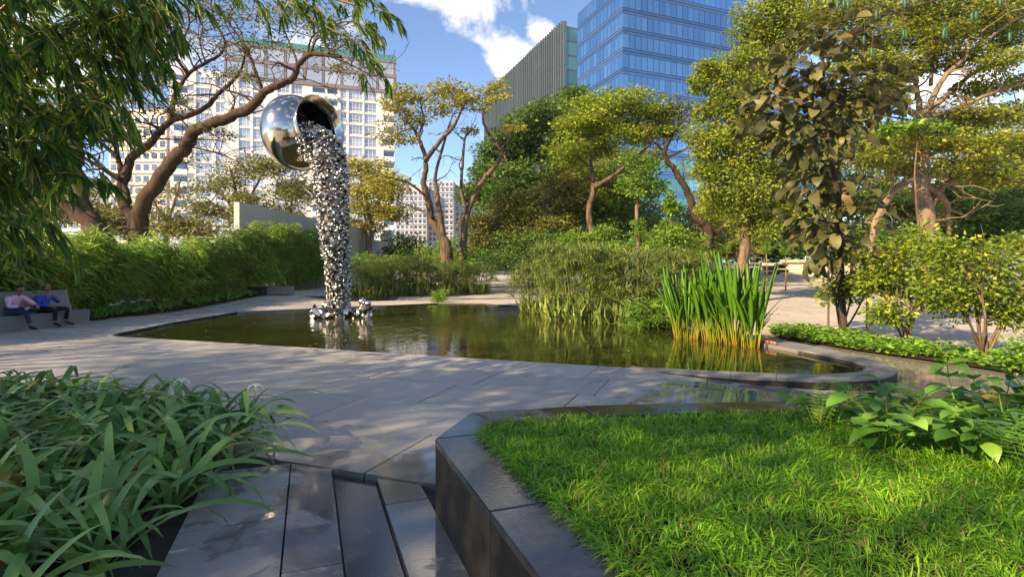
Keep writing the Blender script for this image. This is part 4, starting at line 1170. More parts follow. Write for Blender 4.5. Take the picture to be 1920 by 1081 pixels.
# ------------------------------------------------------------------ hedge, fence, border at the left
fence = empty('screen_fence', (-15.5, 20, 0), 'weathered pale screen fence behind the bamboo hedge', 'fence')
pb = MB(); pb.box(-.03, .03, .01, 1.19, .05, 2.3); fpm = pb.mesh('fence_panel', M_CONC)
pb = MB(); pb.box(-.06, .06, -.06, .06, 0, 2.45); fpo = pb.mesh('fence_post', M_WOOD)
for i in range(19):
    y = 9 + 1.2 * i; z = GZ(-15.5, y)
    inst('fence_panel', fpm, fence, loc=(0, y - 20, z)); inst('fence_post', fpo, fence, loc=(.05, y - 20, z))
def hedge_top(y): return float(np.interp(y, [9, 18, 24, 27, 29, 31, 33, 36, 39, 44], [2.8, 2.5, 2.6, 2.75, 3.0, 3.5, 3.4, 3.8, 3.5, 3.8]) + .12 * math.sin(y * 2.3) + .10 * math.sin(y * 5.1))
for i, (y0, y1) in enumerate(((9.5, 13), (13, 16.5), (16.5, 19.5), (19.5, 22.5), (22.5, 25.5), (25.5, 28.5), (28.5, 31.5), (31.5, 35), (35, 39), (39, 44))):
    ym = (y0 + y1) / 2; e = empty('bamboo_hedge_clump', (-15, ym, GZ(-15, ym)),
        ('leafy bamboo clump beyond the left frame edge', 'leafy bamboo clump behind the left end of the bench', 'leafy bamboo clump just right of the bench back', 'leafy bamboo hedge clump below the leaning double trunk', 'leafy bamboo hedge clump left of the big forked trunk',
         'leafy bamboo hedge clump right of the big forked trunk', 'tall bamboo clump behind the black planter boxes', 'tall dark bamboo clump before the left end of the concrete wall', 'tall dark bamboo clump left of the steel sculpture', 'dark bamboo clump hidden partly behind the steel sculpture')[i], 'bamboo', 'bamboo clumps of the hedge')
    b0 = np.array((-15, ym, GZ(-15, ym)))
    cu = MB(); n_ = 44
    for k in range(n_):
        x, y = rng.uniform(-15.3, -14.75), rng.uniform(y0, y1); h = hedge_top(y) * rng.uniform(.75, 1.02); z = GZ(x, y)
        lx, ly = rng.normal(0, .12, 2)
        cu.tube(np.array([(x, y, z - .1), (x + lx * .3, y + ly * .3, z + h * .5), (x + lx + .05, y + ly, z + h)]) - b0, [.016, .013, .006], 5, cap=False)
    cu.build('culms', F_CULM, e)['kind'] = 'stuff'
    fo = MB(); ncl = int(92 * (y1 - y0) / 3 * (1 + .45 * (hedge_top(ym) - 3)))
    for k in range(ncl):
        y = rng.uniform(y0 - .15, y1 + .15); f_ = .16 + .90 * rng.random() ** .7; top_ = hedge_top(y) * (1 + .10 * math.sin(y * 7.3 + i))
        x = -14.95 + rng.normal(0, .22) + .22 * f_ + .14 * math.sin(y * 1.9); c_ = np.array((x, y, GZ(x, y) + top_ * f_)) - b0
        s_ = rng.uniform(.7, 1.25)
        clumps(fo, c_, np.array((.26, .28, .24)) * s_, 5, 15, L_LONG if k % 3 else L_BAMB, .36 * s_, .7, .55, .7, None, .3)
    fo.build('foliage', F_HEDGE, e)['kind'] = 'stuff'
# dry litter strip under the hedge
mb = MB(); mb.prism([(-15.6, 9), (-13.95, 17.45), (-13.8, 31.5), (-15.6, 31.5)], lambda x, y: gz(x, y) - .05, lambda x, y: gz(x, y) + .02); tag(mb.build('hedge_soil', M_SOIL), kind='structure')
for i, (px0, px1, lb) in enumerate(((460, 492, 'small black planter box at the foot of the bamboo, the nearer shorter one'), (497, 545, 'long low black planter box at the foot of the bamboo'))):
    d = 29.6 + i * .6; a, b = W(px0, 540, d), W(px1, 540, d); z = GZ(-13.5, d)
    e = empty('planter_box', (a.x, d, z), lb, 'planter'); w = b.x - a.x
    mb = MB(); mb.box(0, w, 0, .5, 0, .42); mb.box(-.03, w + .03, -.03, .53, .42, .47); mb.build('box', M_BENCH if i else M_BLACK, e)
    mb = MB(); mb.box(.04, w - .04, .04, .46, .30, .475); mb.build('soil', M_SOIL, e)
# tall concrete wall
A, Bq = np.array((-16.55, 33.0)), np.array((-13.4, 61.0)); wall = empty('concrete_wall', (A[0], A[1], 0), 'tall plain grey concrete wall rising behind the bamboo', 'wall')
dirw = (Bq - A) / np.linalg.norm(Bq - A); nw = np.array((dirw[1], -dirw[0])); LW = np.linalg.norm(Bq - A)
cuts = np.linspace(0, LW, 11)
for i in range(10):
    if i == 8: hh = 4.9
    else: hh = 5.85 - .012 * i
    a, b = A + dirw * (cuts[i] + .012) - A, A + dirw * (cuts[i + 1] - .012) - A
    mb = MB(); mb.prism([tuple(a), tuple(b), tuple(b - nw * .35), tuple(a - nw * .35)], -.2, hh, .01); mb.build('wall_panel', M_CONC, wall)
lp = W(717, 500, 58); e = empty('lamp_post', (lp.x, 58, GZ(lp.x, 58)), 'thin dark lamp post before the concrete wall', 'lamp post')
mb = MB(); mb.tube([(0, 0, 0), (0, 0, 3.4), (0, 0, 4.1)], [.07, .06, .05], 8); mb.build('pole', M_MULL, e)
mb = MB(); mb.box(-.05, .9, -.08, .08, 4.1, 4.22); mb.build('lamp_head', M_MULL, e)

# ------------------------------------------------------------------ pond plants
def papyrus(base, h, n, rad, label, group='papyrus clumps at the pond', umb=.44):
    n = int(n * 1.6); e = empty('papyrus_clump', base, label, 'papyrus', group); st = MB(); um = MB()
    for k in range(n):
        a = rng.uniform(0, 6.28); r = rad * math.sqrt(rng.random()); x, y = math.cos(a) * r, math.sin(a) * r
        hh = h * rng.uniform(.2, 1.05) ** .75; lx, ly = x * .5 + rng.normal(0, .12), y * .5 + rng.normal(0, .12)
        top = np.array((x + lx, y + ly, hh))
        st.tube(crom([(x, y, -.2), (x + lx * .35, y + ly * .35, hh * .5), top], 3), np.linspace(.012, .006, 7), 4, var=rng.random(), cap=False)
        m_ = 44; dr = unit_rand(m_); dr[:, 2] = np.abs(dr[:, 2]) * .9 - .15
        um.leaves((np.array([(0, -.006, 0), (0, .006, 0), (.55, -.034, .06), (.55, .034, .06), (1, 0, -.22)]), [(0, 2, 3, 1)], [(2, 4, 3)]), np.tile(top, (m_, 1)), dr, np.tile((0, 0, 1.), (m_, 1)) + rng.normal(0, .2, (m_, 3)), umb * rng.uniform(.6, 1.15, m_))
    n2 = n * 4; a = rng.uniform(0, 6.28, n2); r = rad * np.sqrt(rng.random(n2)); hb = rng.uniform(.3, .8, n2) * h * .55
    um.leaves(L_BLADE, np.c_[np.cos(a) * r, np.sin(a) * r, np.zeros(n2)], np.c_[np.cos(a) * .25, np.sin(a) * .25, np.ones(n2)] + rng.normal(0, .15, (n2, 3)), unit_rand(n2), hb)
    st.build('stems', F_PAPY, e)['kind'] = 'stuff'; um.build('umbels', F_PAPY, e)['kind'] = 'stuff'
    return e
for (px, d, h, n, r, lb) in ((1105, 18.6, 2.4, 44, .8, 'feathery papyrus clump at the left of the right-hand pond planting'), (1150, 18.2, 2.2, 46, .8, 'feathery papyrus clump second from the left in the right-hand planting'), (1200, 17.6, 2.0, 44, .75, 'feathery papyrus clump in the middle of the right-hand planting'),
        (1248, 18.8, 2.3, 40, .7, 'feathery papyrus clump beside the tall sword leaves'), (1060, 19.6, 2.5, 44, .8, 'feathery papyrus clump at the pond edge left of the others'), (1010, 22.5, 1.9, 36, .8, 'papyrus clump far along the pond edge'), (1295, 19.8, 2.2, 30, .6, 'papyrus clump behind the tall sword leaves')):
    x = (px - CX) / F * d; papyrus((x, d, -.1), h, n, r, lb)
for (px, d, h, n, r, lb) in ((690, 33.5, 2.0, 60, 1.2, 'bushy papyrus clump just right of the steel sculpture'), (735, 34.5, 2.2, 70, 1.3, 'bushy papyrus clump in the middle behind the pond path'), (780, 35, 2.2, 70, 1.3, 'bushy papyrus clump below the slim forked tree'), (830, 35, 2.0, 60, 1.3, 'bushy papyrus clump right of the slim tree'), (880, 36, 1.9, 60, 1.3, 'bushy papyrus clump behind the far pond edge')):
    x = (px - CX) / F * d; papyrus((x, d, GZ(x, d)), h, n, r, lb, 'papyrus clumps behind the path', .42)
# sword-leaved clumps in the water
m, nt, N, Lk = new_mat('sword_leaf')
oz = nd(nt, 'ShaderNodeTexCoord').outputs['Object']; sp = nd(nt, 'ShaderNodeSeparateXYZ'); Lk.new(oz, sp.inputs[0])
oi = nd(nt, 'ShaderNodeObjectInfo')
zz = mth(nt, 'ADD', sp.outputs['Z'], mth(nt, 'MULTIPLY', oi.outputs['Random'], .3))
col = ramp(nt, zz, [(.08, (.28, .12, .02)), (.25, (.46, .37, .02)), (.55, (.27, .33, .02)), (.9, (.10, .25, .015))])
col = mixc(nt, mth(nt, 'MULTIPLY', oi.outputs['Random'], .4), col, (.04, .15, .015))
p = princ(nt, **{'Base Color': col, 'Roughness': .4}); t = nd(nt, 'ShaderNodeBsdfTranslucent'); Lk.new(col, t.inputs['Color'])
mx = nd(nt, 'ShaderNodeMixShader'); mx.inputs[0].default_value = .35; Lk.new(p.outputs[0], mx.inputs[1]); Lk.new(t.outputs[0], mx.inputs[2]); out(nt, mx.outputs[0]); M_SWORD = m
def sword(h, w, lean, stalk=.42):
    mb = MB(); n = 9; V = []
    for i in range(n + 1):
        t = i / n; z = h * t; x = lean * t ** 2.2
        if t < stalk: ww = .013 + .006 * t; th = .013
        else:
            s = (t - stalk) / (1 - stalk); ww = .016 + w * math.sin(min(1, s * 1.15 + .05) * math.pi * .9) ** .8 * (1 if s < .97 else .3); th = .006
        V += [(x, -ww, z), (x - th, 0, z), (x, ww, z), (x + th, 0, z)]
    q = [(i * 4 + k, i * 4 + (k + 1) % 4, (i + 1) * 4 + (k + 1) % 4, (i + 1) * 4 + k) for i in range(n) for k in range(4)]
    mb.add(V, quads=q); return mb.mesh('sword_leaf', M_SWORD, True)
swords = [sword(h, w, l, st) for h, w, l, st in ((1.9, .056, .12, .38), (1.7, .060, .22, .36), (2.05, .052, .16, .42), (1.45, .056, .36, .34), (1.15, .05, .45, .3), (1.6, .05, .7, .4), (.8, .03, .3, .5))]
for (px, py, rx, ry, n, hs, lb) in ((1288, 634, .30, .35, 34, .95, 'sword-leaved water plant clump nearest the papyrus, green blades on yellow stalks'), (1338, 640, .30, .35, 40, 1.0, 'sword-leaved water plant clump with the tallest blades, in the middle'), (1378, 646, .22, .3, 26, 1.03, 'sword-leaved water plant clump right of the middle'), (1410, 650, .16, .25, 20, .92, 'sword-leaved water plant clump nearest the orange hose')):
    d = 1.67 * F / (py - CY); x = (px - CX) / F * d
    e = empty('sword_leaf_clump', (x, d, -.10), lb, 'water plant', 'sword-leaved clumps in the pond')
    for k in range(int(n * 1.45)):
        a = rng.uniform(0, 6.28); r = math.sqrt(rng.random()); dx, dy = math.cos(a) * r * rx, math.sin(a) * r * ry
        ang = math.atan2(dy, dx) + rng.normal(0, .6); s = hs * rng.uniform(.85, 1.05)
        inst('sword_leaf', swords[int(rng.choice(7, p=[.24, .2, .2, .14, .1, .06, .06]))], e, Matrix.Translation((dx, dy, 0)) @ Matrix.Rotation(ang, 4, 'Z') @ Matrix.Rotation(.04 + .12 * r, 4, 'Y') @ Matrix.Rotation(rng.uniform(-1.2, 1.2), 4, 'Z') @ Matrix.Scale(s, 4))
# trailing water plants at the edge of the papyrus
mb = MB()
for k in range(26):
    px = rng.uniform(1185, 1275); d = rng.uniform(15.5, 17); c = np.array(W(px, 600, d)); c[2] = rng.uniform(.0, .7)
    clumps(mb, c, (.25, .25, .2), 4, 14, L_LONG, .28, .6, .3)
tag(mb.build('marsh_plants', F_GREEN), 'mixed green marsh plants between papyrus and sword leaves', 'plants', kind='stuff')
# small plant on the pond's far edge, right of centre-left
mb = MB()
for k in range(8): clumps(mb, np.array(W(822 + rng.uniform(-6, 10), 552 + rng.uniform(-8, 12), 29.5)), (.25, .25, .25), 4, 16, L_LONG, .3, .7)
tag(mb.build('pond_edge_plant', F_GREEN), 'small dark leafy plant on the far pond edge', 'plant')
mb = MB(); c_ = crom([W(1418, 643, 12.45), W(1432, 645, 12.3), W(1446, 647.5, 12.1), W(1455, 650, 11.9)], 4); c_[:, 2] = .04; mb.tube(c_, [.035] * len(c_), 8)
tag(mb.build('orange_hose', M_ORANGE, smooth=True), 'short orange hose lying on the pond kerb', 'hose')
# floating leaves on the water
lf = MB(); lf.add([(0, -.0, 0), (.04, -.03, .004), (.1, 0, .002), (.04, .03, .004)], quads=[(0, 1, 2, 3)]); M_DRY = rough_mat('fallen_leaf', (.35, .24, .08), (.55, .42, .16), 9, .6, 0); lfm = lf.mesh('fallen_leaf', M_DRY)
k = 0
while k < 90:
    p = (rng.uniform(-10, 6), rng.uniform(9, 24))
    if not in_poly([p], POOL)[0]: continue
    o = inst('floating_leaf', lfm, None, Matrix.Translation((p[0], p[1], -.064)) @ Matrix.Rotation(rng.uniform(0, 6), 4, 'Z') @ Matrix.Scale(rng.uniform(.5, 1.1), 4)); tag(o, 'small yellowed leaf floating on the pond', 'leaf', 'leaves floating on the pond'); k += 1
for k in range(26):
    p = (rng.uniform(-2.2, 1.5), rng.uniform(4.7, 7.5)) if k < 16 else (rng.uniform(2, 7), rng.uniform(5.6, 7.6))
    o = inst('fallen_leaf', lfm, None, Matrix.Translation((p[0], p[1], GZ(*p) + .004)) @ Matrix.Rotation(rng.uniform(0, 6), 4, 'Z') @ Matrix.Scale(rng.uniform(.25, .5), 4)); tag(o, 'small dry leaf lying on the grey paving', 'leaf', 'dry leaves on the paving')

# ------------------------------------------------------------------ right-hand border
mb = MB(); edge = [(7.5, 15.9), (7.2, 14.6), (7.68, 12.2), (8.4, 10.4), (8.7, 9.2), (9.0, 8.2), (11, 8.2), (10.2, 9.6), (9.6, 11.2), (9.2, 13), (9.0, 15.4), (8.4, 16.6)]
ev, _, ef, *_ = delaunay_2d_cdt([Vector(p) for p in edge], [(i, (i + 1) % len(edge)) for i in range(len(edge))], [], 1, 1e-4)
mb.add(np.array([(v.x, v.y, GZ(v.x, v.y) + .012) for v in ev]), tris=np.array(ef)); tag(mb.build('border_soil', M_SOIL), kind='structure')
mb = MB(); P = rng.uniform((7, 8), (11, 16.8), (9000, 2)); P = P[in_poly(P, edge)]
keep = rng.random(len(P)) < np.where(P[:, 1] > 11.2, 1.0, .45); P = P[keep]
hh = .05 + .22 * rng.random(len(P)) * (1 + .3 * np.sin(P[:, 0] * 4) * np.sin(P[:, 1] * 3))
for q in range(4):
    th = rng.uniform(0, 6.28, len(P))
    mb.leaves(L_QUAD, np.c_[P + rng.normal(0, .05, P.shape), gz(P[:, 0], P[:, 1]) + hh * rng.uniform(.5, 1, len(P))], np.c_[np.cos(th), np.sin(th), rng.uniform(-.3, .5, len(P))], np.tile((0, 0, 1.), (len(P), 1)) + rng.normal(0, .4, (len(P), 3)), rng.uniform(.07, .13, len(P)))
tag(mb.build('ground_cover', F_COVER), 'low bright green ground cover edging the wet path', 'ground cover', kind='stuff')

def bush(name, label, base, stems_to, blobs, leaf, size, nleaf, bark=M_BARK2, r=.03, nsub=10, group=None):
    b0 = np.array(base); st = MB(); cr = MB(); S = []
    for tip in stems_to:
        tip = np.array(tip); m_ = b0 + (tip - b0) * .5 + rng.normal(0, .10, 3) * np.array((1, 1, .3)); m_[2] += .1
        c = crom([b0 + rng.normal(0, .06, 3) * (1, 1, 0), m_, tip], 5); st.tube(c - b0, np.linspace(r, r * .3, len(c)), 6, cap=False); S.append(c)
        k2 = c[len(c) // 2]
        for _ in range(3):
            t2 = k2 + (tip - b0) * .4 + rng.normal(0, .25, 3); st.tube(crom([k2, (k2 + t2) / 2 + rng.normal(0, .05, 3), t2], 3) - b0, np.linspace(r * .5, .006, 7), 4, cap=False)
    for (c, rad) in blobs: clumps(cr, np.array(c) - b0, rad * np.array((1.12, 1.12, 1.1)) if True else rad, int(nsub * 1.5), int(nleaf * .95), L_QUAD, size * 1.0, .75, .1, .45, st, .2)
    e = empty(name, tuple(b0), label, 'shrub', group); st.build('stems', bark, e, smooth=True); cr.build('foliage', leaf, e)
    return e
def blob_px(lst, d, dk=.9): return [(W(px, py, d + dd), np.array((rx, rx * dk, ry)) * (d + dd) / F) for px, py, rx, ry, dd in lst]
bush('leafy_shrub', 'bushy shrub with bright yellow-green leaves beside the young large-leaved tree', (W(1698, 640, 13.2).x, 13.2, -.14), [W(x, y, 13.2 + dd) for x, y, dd in ((1640, 480, .3), (1680, 470, -.3), (1715, 500, .2), (1745, 480, -.2), (1700, 540, .4), (1660, 540, -.4), (1690, 450, 0), (1730, 540, .5))],
     blob_px([(1655, 495, 40, 36, .2), (1700, 470, 44, 38, -.3), (1735, 500, 38, 38, .3), (1690, 530, 40, 28, 0), (1745, 545, 28, 25, .2), (1665, 588, 26, 22, -.1), (1640, 530, 28, 25, .5), (1718, 455, 30, 22, .3)], 13.2), F_BUSH, .13, 46)
bush('leafy_shrub', 'wide arching shrub with many slim stems at the right edge', (W(1845, 672, 11).x, 11, -.14), [W(x, y, 11 + dd) for x, y, dd in ((1770, 520, .2), (1800, 500, -.3), (1840, 480, .2), (1880, 500, -.2), (1915, 560, .3), (1930, 520, -.3), (1780, 560, .3), (1820, 540, 0), (1860, 520, .3))],
     blob_px([(1790, 510, 42, 36, .2), (1840, 490, 46, 36, -.2), (1890, 500, 44, 40, .2), (1920, 540, 40, 40, 0), (1800, 560, 40, 30, .3), (1860, 555, 40, 26, -.2), (1760, 545, 26, 28, .1), (1905, 585, 30, 22, -.2), (1770, 470, 26, 20, .4), (1915, 470, 34, 26, .3)], 11), F_BUSH, .11, 50)
bush('leafy_shrub', 'low golden shrub round the foot of the young large-leaved tree', (W(1585, 600, 15.0).x - .15, 14.9, -.12), [W(x, y, 15 + dd) for x, y, dd in ((1555, 520, .3), (1600, 510, -.2), (1590, 540, 0), (1625, 500, .1))],
     blob_px([(1565, 535, 26, 26, .1), (1600, 520, 34, 28, -.2), (1590, 545, 26, 18, .2), (1625, 500, 26, 26, 0)], 15), F_BUSH, .13, 44)
bush('leafy_shrub', 'small bright shrub at the very right of the ground cover', (9.1, 9.6, -.13), [(9.0, 9.5, .4), (9.3, 9.7, .4)], [((9.0, 9.5, .12), (.35, .35, .25)), ((9.5, 9.7, .15), (.35, .35, .28))], F_COVER, .09, 60)

# young large-leaved tree with its stakes
big = []
for L_, Wd, bend in ((.52, .135, .6), (.60, .155, .9), (.44, .13, .4)):
    mb = MB(); n = 6; V = []; x = z = 0.; a = .25
    for i in range(n + 1):
        t = i / n; w = Wd * (math.sin(math.pi * (t * .86 + .10)) ** .7) * (1 if 0 < i < n else .25)
        for s in (-1, 0, 1): V.append((x, s * w, z + (.18 * w if s else 0)))
        x += math.cos(a) * L_ / n; z += math.sin(a) * L_ / n; a -= bend / n * 2
    mb.add(V, quads=[(i * 3 + k, (i + 1) * 3 + k, (i + 1) * 3 + k + 1, i * 3 + k + 1) for i in range(n) for k in (0, 1)]); big.append(mb.mesh('leaf', F_TEAK, True))
TD = 14.6; tb = W(1583, 606, TD); tb.z = GZ(tb.x, TD) - .05
teak = empty('large_leaved_tree', tb, 'slim young tree with big dull olive-brown leaves, staked beside the path', 'tree')
tr = MB(); tpts = [(1583, 600), (1577, 540), (1576, 480), (1574, 420), (1572, 370), (1563, 320), (1556, 280), (1547, 230), (1543, 180), (1545, 130), (1540, 90), (1546, 60)]
P = np.array([(*W(x, y, TD + .25 * math.sin(i)), .10 - .0075 * i) for i, (x, y) in enumerate(tpts)]); P[0, 2] = tb.z - .1
c = crom(P, 4); tr.tube(c[:, :3] - np.array(tb), c[:, 3], 9)
spot = []
for (px, py, n) in ((1550, 60, 7), (1575, 50, 7), (1600, 80, 7), (1520, 110, 9), (1475, 120, 11), (1450, 150, 11), (1500, 160, 12), (1560, 130, 12), (1590, 165, 10), (1440, 195, 9), (1480, 200, 12), (1530, 190, 13), (1580, 205, 11), (1620, 195, 8), (1660, 150, 6), (1680, 165, 5),
                    (1395, 205, 5), (1420, 225, 8), (1460, 235, 10), (1510, 240, 11), (1550, 235, 10), (1600, 240, 7), (1650, 170, 5), (1500, 290, 9), (1540, 300, 9), (1590, 290, 6), (1490, 330, 7), (1530, 350, 9), (1570, 340, 7), (1610, 370, 5), (1500, 390, 7), (1540, 400, 9), (1590, 410, 6), (1630, 380, 4), (1510, 430, 7), (1555, 440, 8), (1600, 430, 5), (1535, 460, 6), (1570, 465, 6), (1480, 260, 6)):
    n = int(n * 3.2); d = TD + rng.uniform(-1.1, 1.1); cpt = W(px, py, d)
    k = np.argmin(np.abs(c[:, 2] - (cpt.z - .35))); a = Vector(c[k, :3]); mid = (a + cpt) / 2 + Vector((0, 0, -.1))
    tr.tube(crom([a, mid, cpt], 3) - np.array(tb), np.linspace(.036, .012, 7), 5, cap=False)
    for q in range(n):
        off = Vector(rng.normal(0, 1, 3)) * .27; dr = (off * 1.5 + (cpt - a).normalized() * .5 + Vector((0, 0, rng.uniform(-.8, .15))))
        spot.append((cpt + off - tb, dr, Vector((0, 0, 1)) + Vector(rng.normal(0, .35, 3)), float(rng.uniform(.45, 1.0))))
spot.sort(key=lambda q: -q[3] / (q[0].y + tb.y))
for q in spot[:300]: inst('leaf', big[int(rng.integers(0, 3))], teak, frame_matrix(*q))
bmb = MB()
for q in spot[300:]:
    me_ = big[int(rng.integers(0, 3))]; co_ = np.zeros(len(me_.vertices) * 3); me_.vertices.foreach_get('co', co_); Mn = np.array(frame_matrix(*q))
    bmb.add((Mn[:3, :3] @ co_.reshape(-1, 3).T).T + Mn[:3, 3], quads=[tuple(f.vertices) for f in me_.polygons], var=float(rng.random()))
bmb.build('leaves', F_TEAK, teak, smooth=True)['kind'] = 'stuff'
tr.build('trunk', M_BARK, teak, smooth=True)
for px, py, tp, lb in ((1553, 612, 380, 'thin wooden stake left of the large-leaved tree'), (1626, 626, 408, 'thin wooden stake right of the large-leaved tree')):
    d = 1.74 * F / (py - CY); p = W(px, py, d); mb = MB(); hgt = (py - tp) / F * d
    mb.tube([(0, 0, -.1), (.01, 0, hgt * .5), (-.12 if px > 1600 else .0, 0, hgt)], [.035, .033, .028], 7); o = mb.build('wooden_stake', M_WOOD, None, p, True); tag(o, lb, 'stake', 'stakes at the young tree')

# ------------------------------------------------------------------ broad-leaved plants and ferns on the lawn
bl = []
for L_, Wd, ln in ((.19, .050, .4), (.23, .055, .7), (.15, .048, .2)):
    mb = MB(); n = 6; V = []; x = z = 0.; a = .3
    for i in range(n + 1):
        t = i / n; w = Wd * (math.sin(math.pi * min(1, t * .93 + .07)) ** .8) * (1 if i < n else 0) + .001
        for s in (-1, 0, 1): V.append((x, s * w, z + (.25 * w if s else 0)))
        x += math.cos(a) * L_ / n; z += math.sin(a) * L_ / n; a -= ln / n * 2
    mb.add(V, quads=[(i * 3 + k, (i + 1) * 3 + k, (i + 1) * 3 + k + 1, i * 3 + k + 1) for i in range(n) for k in (0, 1)]); bl.append(mb.mesh('leaf', F_BROAD, True))
def broad_plant(x, y, h, nst, nlf, label, lean=(0, 0), s0=1.0, rad=.14):
    e = empty('broad_leaved_plant', (x, y, .43), label, 'plant', 'broad-leaved plants on the lawn'); st = MB()
    for k in range(nst):
        a = k * 2.4 + rng.uniform(-.4, .4); r = rad * math.sqrt(rng.random()) if nst > 1 else 0; hh = h * rng.uniform(.6, 1.0) if nst > 1 else h
        tip = Vector((math.cos(a) * r * 2 + lean[0], math.sin(a) * r * 2 + lean[1], hh)); b = Vector((math.cos(a) * r * .4, math.sin(a) * r * .4, 0))
        c = crom([b, (b + tip) / 2 + Vector((lean[0] * .2, lean[1] * .2, .04)), tip], 3); st.tube(c, np.linspace(.006, .003, len(c)), 5, cap=False)
        for q in range(nlf):
            t = 1 - .6 * (q / nlf) ** 1.2 if nst > 1 else 1 - .75 * (q / nlf) ** 1.6
            pp = Vector(c[int(t * (len(c) - 1))]); aa = q * 2.4 + a
            dr = Vector((math.cos(aa), math.sin(aa), rng.uniform(-.25, .45)))
            inst('leaf', bl[int(rng.integers(0, 3))], e, frame_matrix(pp, dr, Vector((0, 0, 1)) + Vector(rng.normal(0, .2, 3)), float(s0 * rng.uniform(.7, 1.15))))
    st.build('stems', F_BROAD, e, smooth=True)
broad_plant(3.12, 3.72, .62, 1, 14, 'tall single-stemmed plant with paired oval leaves standing above the rest', (-.12, .05), .9)
for (x, y, h, a, b, lb) in ((2.35, 3.45, .30, 6, 4, 'pale broad-leaved plant nearest the open lawn'), (2.62, 3.75, .33, 6, 4, 'broad-leaved plant behind the first, beside the fern'), (2.75, 3.3, .28, 6, 4, 'broad-leaved plant with yellow-tipped leaves in the clump centre'), (3.05, 3.35, .30, 6, 4, 'broad-leaved plant under the tall stem'), (3.3, 3.6, .38, 6, 4, 'dark broad-leaved plant behind the tall stem'), (2.95, 4.05, .34, 6, 4, 'dark broad-leaved plant at the back edge of the lawn'), (3.6, 4.0, .40, 7, 4, 'dense dark broad-leaved plant at the right edge, back'), (3.3, 3.1, .30, 6, 4, 'broad-leaved plant at the right edge, front'), (3.75, 3.75, .42, 7, 4, 'tall dense broad-leaved plant at the far right'), (2.45, 4.15, .22, 5, 4, 'small broad-leaved plant by the granite rim')):
    broad_plant(x, y, h, a, b, lb, (0, 0), 1.0, .16)
fr = MB(); n = 18
for i in range(n):
    t = i / n; x = t * .34; z = .26 * math.sin(t * 1.7); w = .055 * math.sin(math.pi * min(1, t * .85 + .15)) + .004
    for s in (-1, 1): fr.leaves(L_LONG, np.array([(x, 0, z)]), np.array([(.35, s, .1)]), np.array([(0, 0, 1.)]), w * 1.3)
fr.tube([(0, 0, 0), (.15, 0, .18), (.34, 0, .255)], [.003, .002, .001], 4); frm = fr.mesh('frond', F_COVER)
for x, y, lb in ((2.55, 4.0, 'upright fern by the back rim of the lawn'), (2.2, 3.9, 'small fern left of the broad leaves'), (3.15, 2.9, 'fern at the front of the leafy clump'), (3.45, 3.3, 'fern at the right edge of the frame'), (2.85, 3.0, 'fern low among the grass')):
    e = empty('fern', (x, y, .43), lb, 'fern', 'ferns on the lawn')
    for k in range(7): inst('frond', frm, e, Matrix.Rotation(k * .9 + rng.uniform(-.3, .3), 4, 'Z') @ Matrix.Rotation(rng.uniform(-.7, .0), 4, 'Y') @ Matrix.Scale(rng.uniform(.8, 1.2), 4))
# ------------------------------------------------------------------ trees
L_ = lambda pts, r0, r1, dd=0, gr=False: (pts, r0, r1, dd, gr)
M_BARKD = rough_mat('dark_bark', (.028, .019, .013), (.10, .068, .045), 3.5, .9, .9, .15, stretch=(1.6, 1.6, .35))
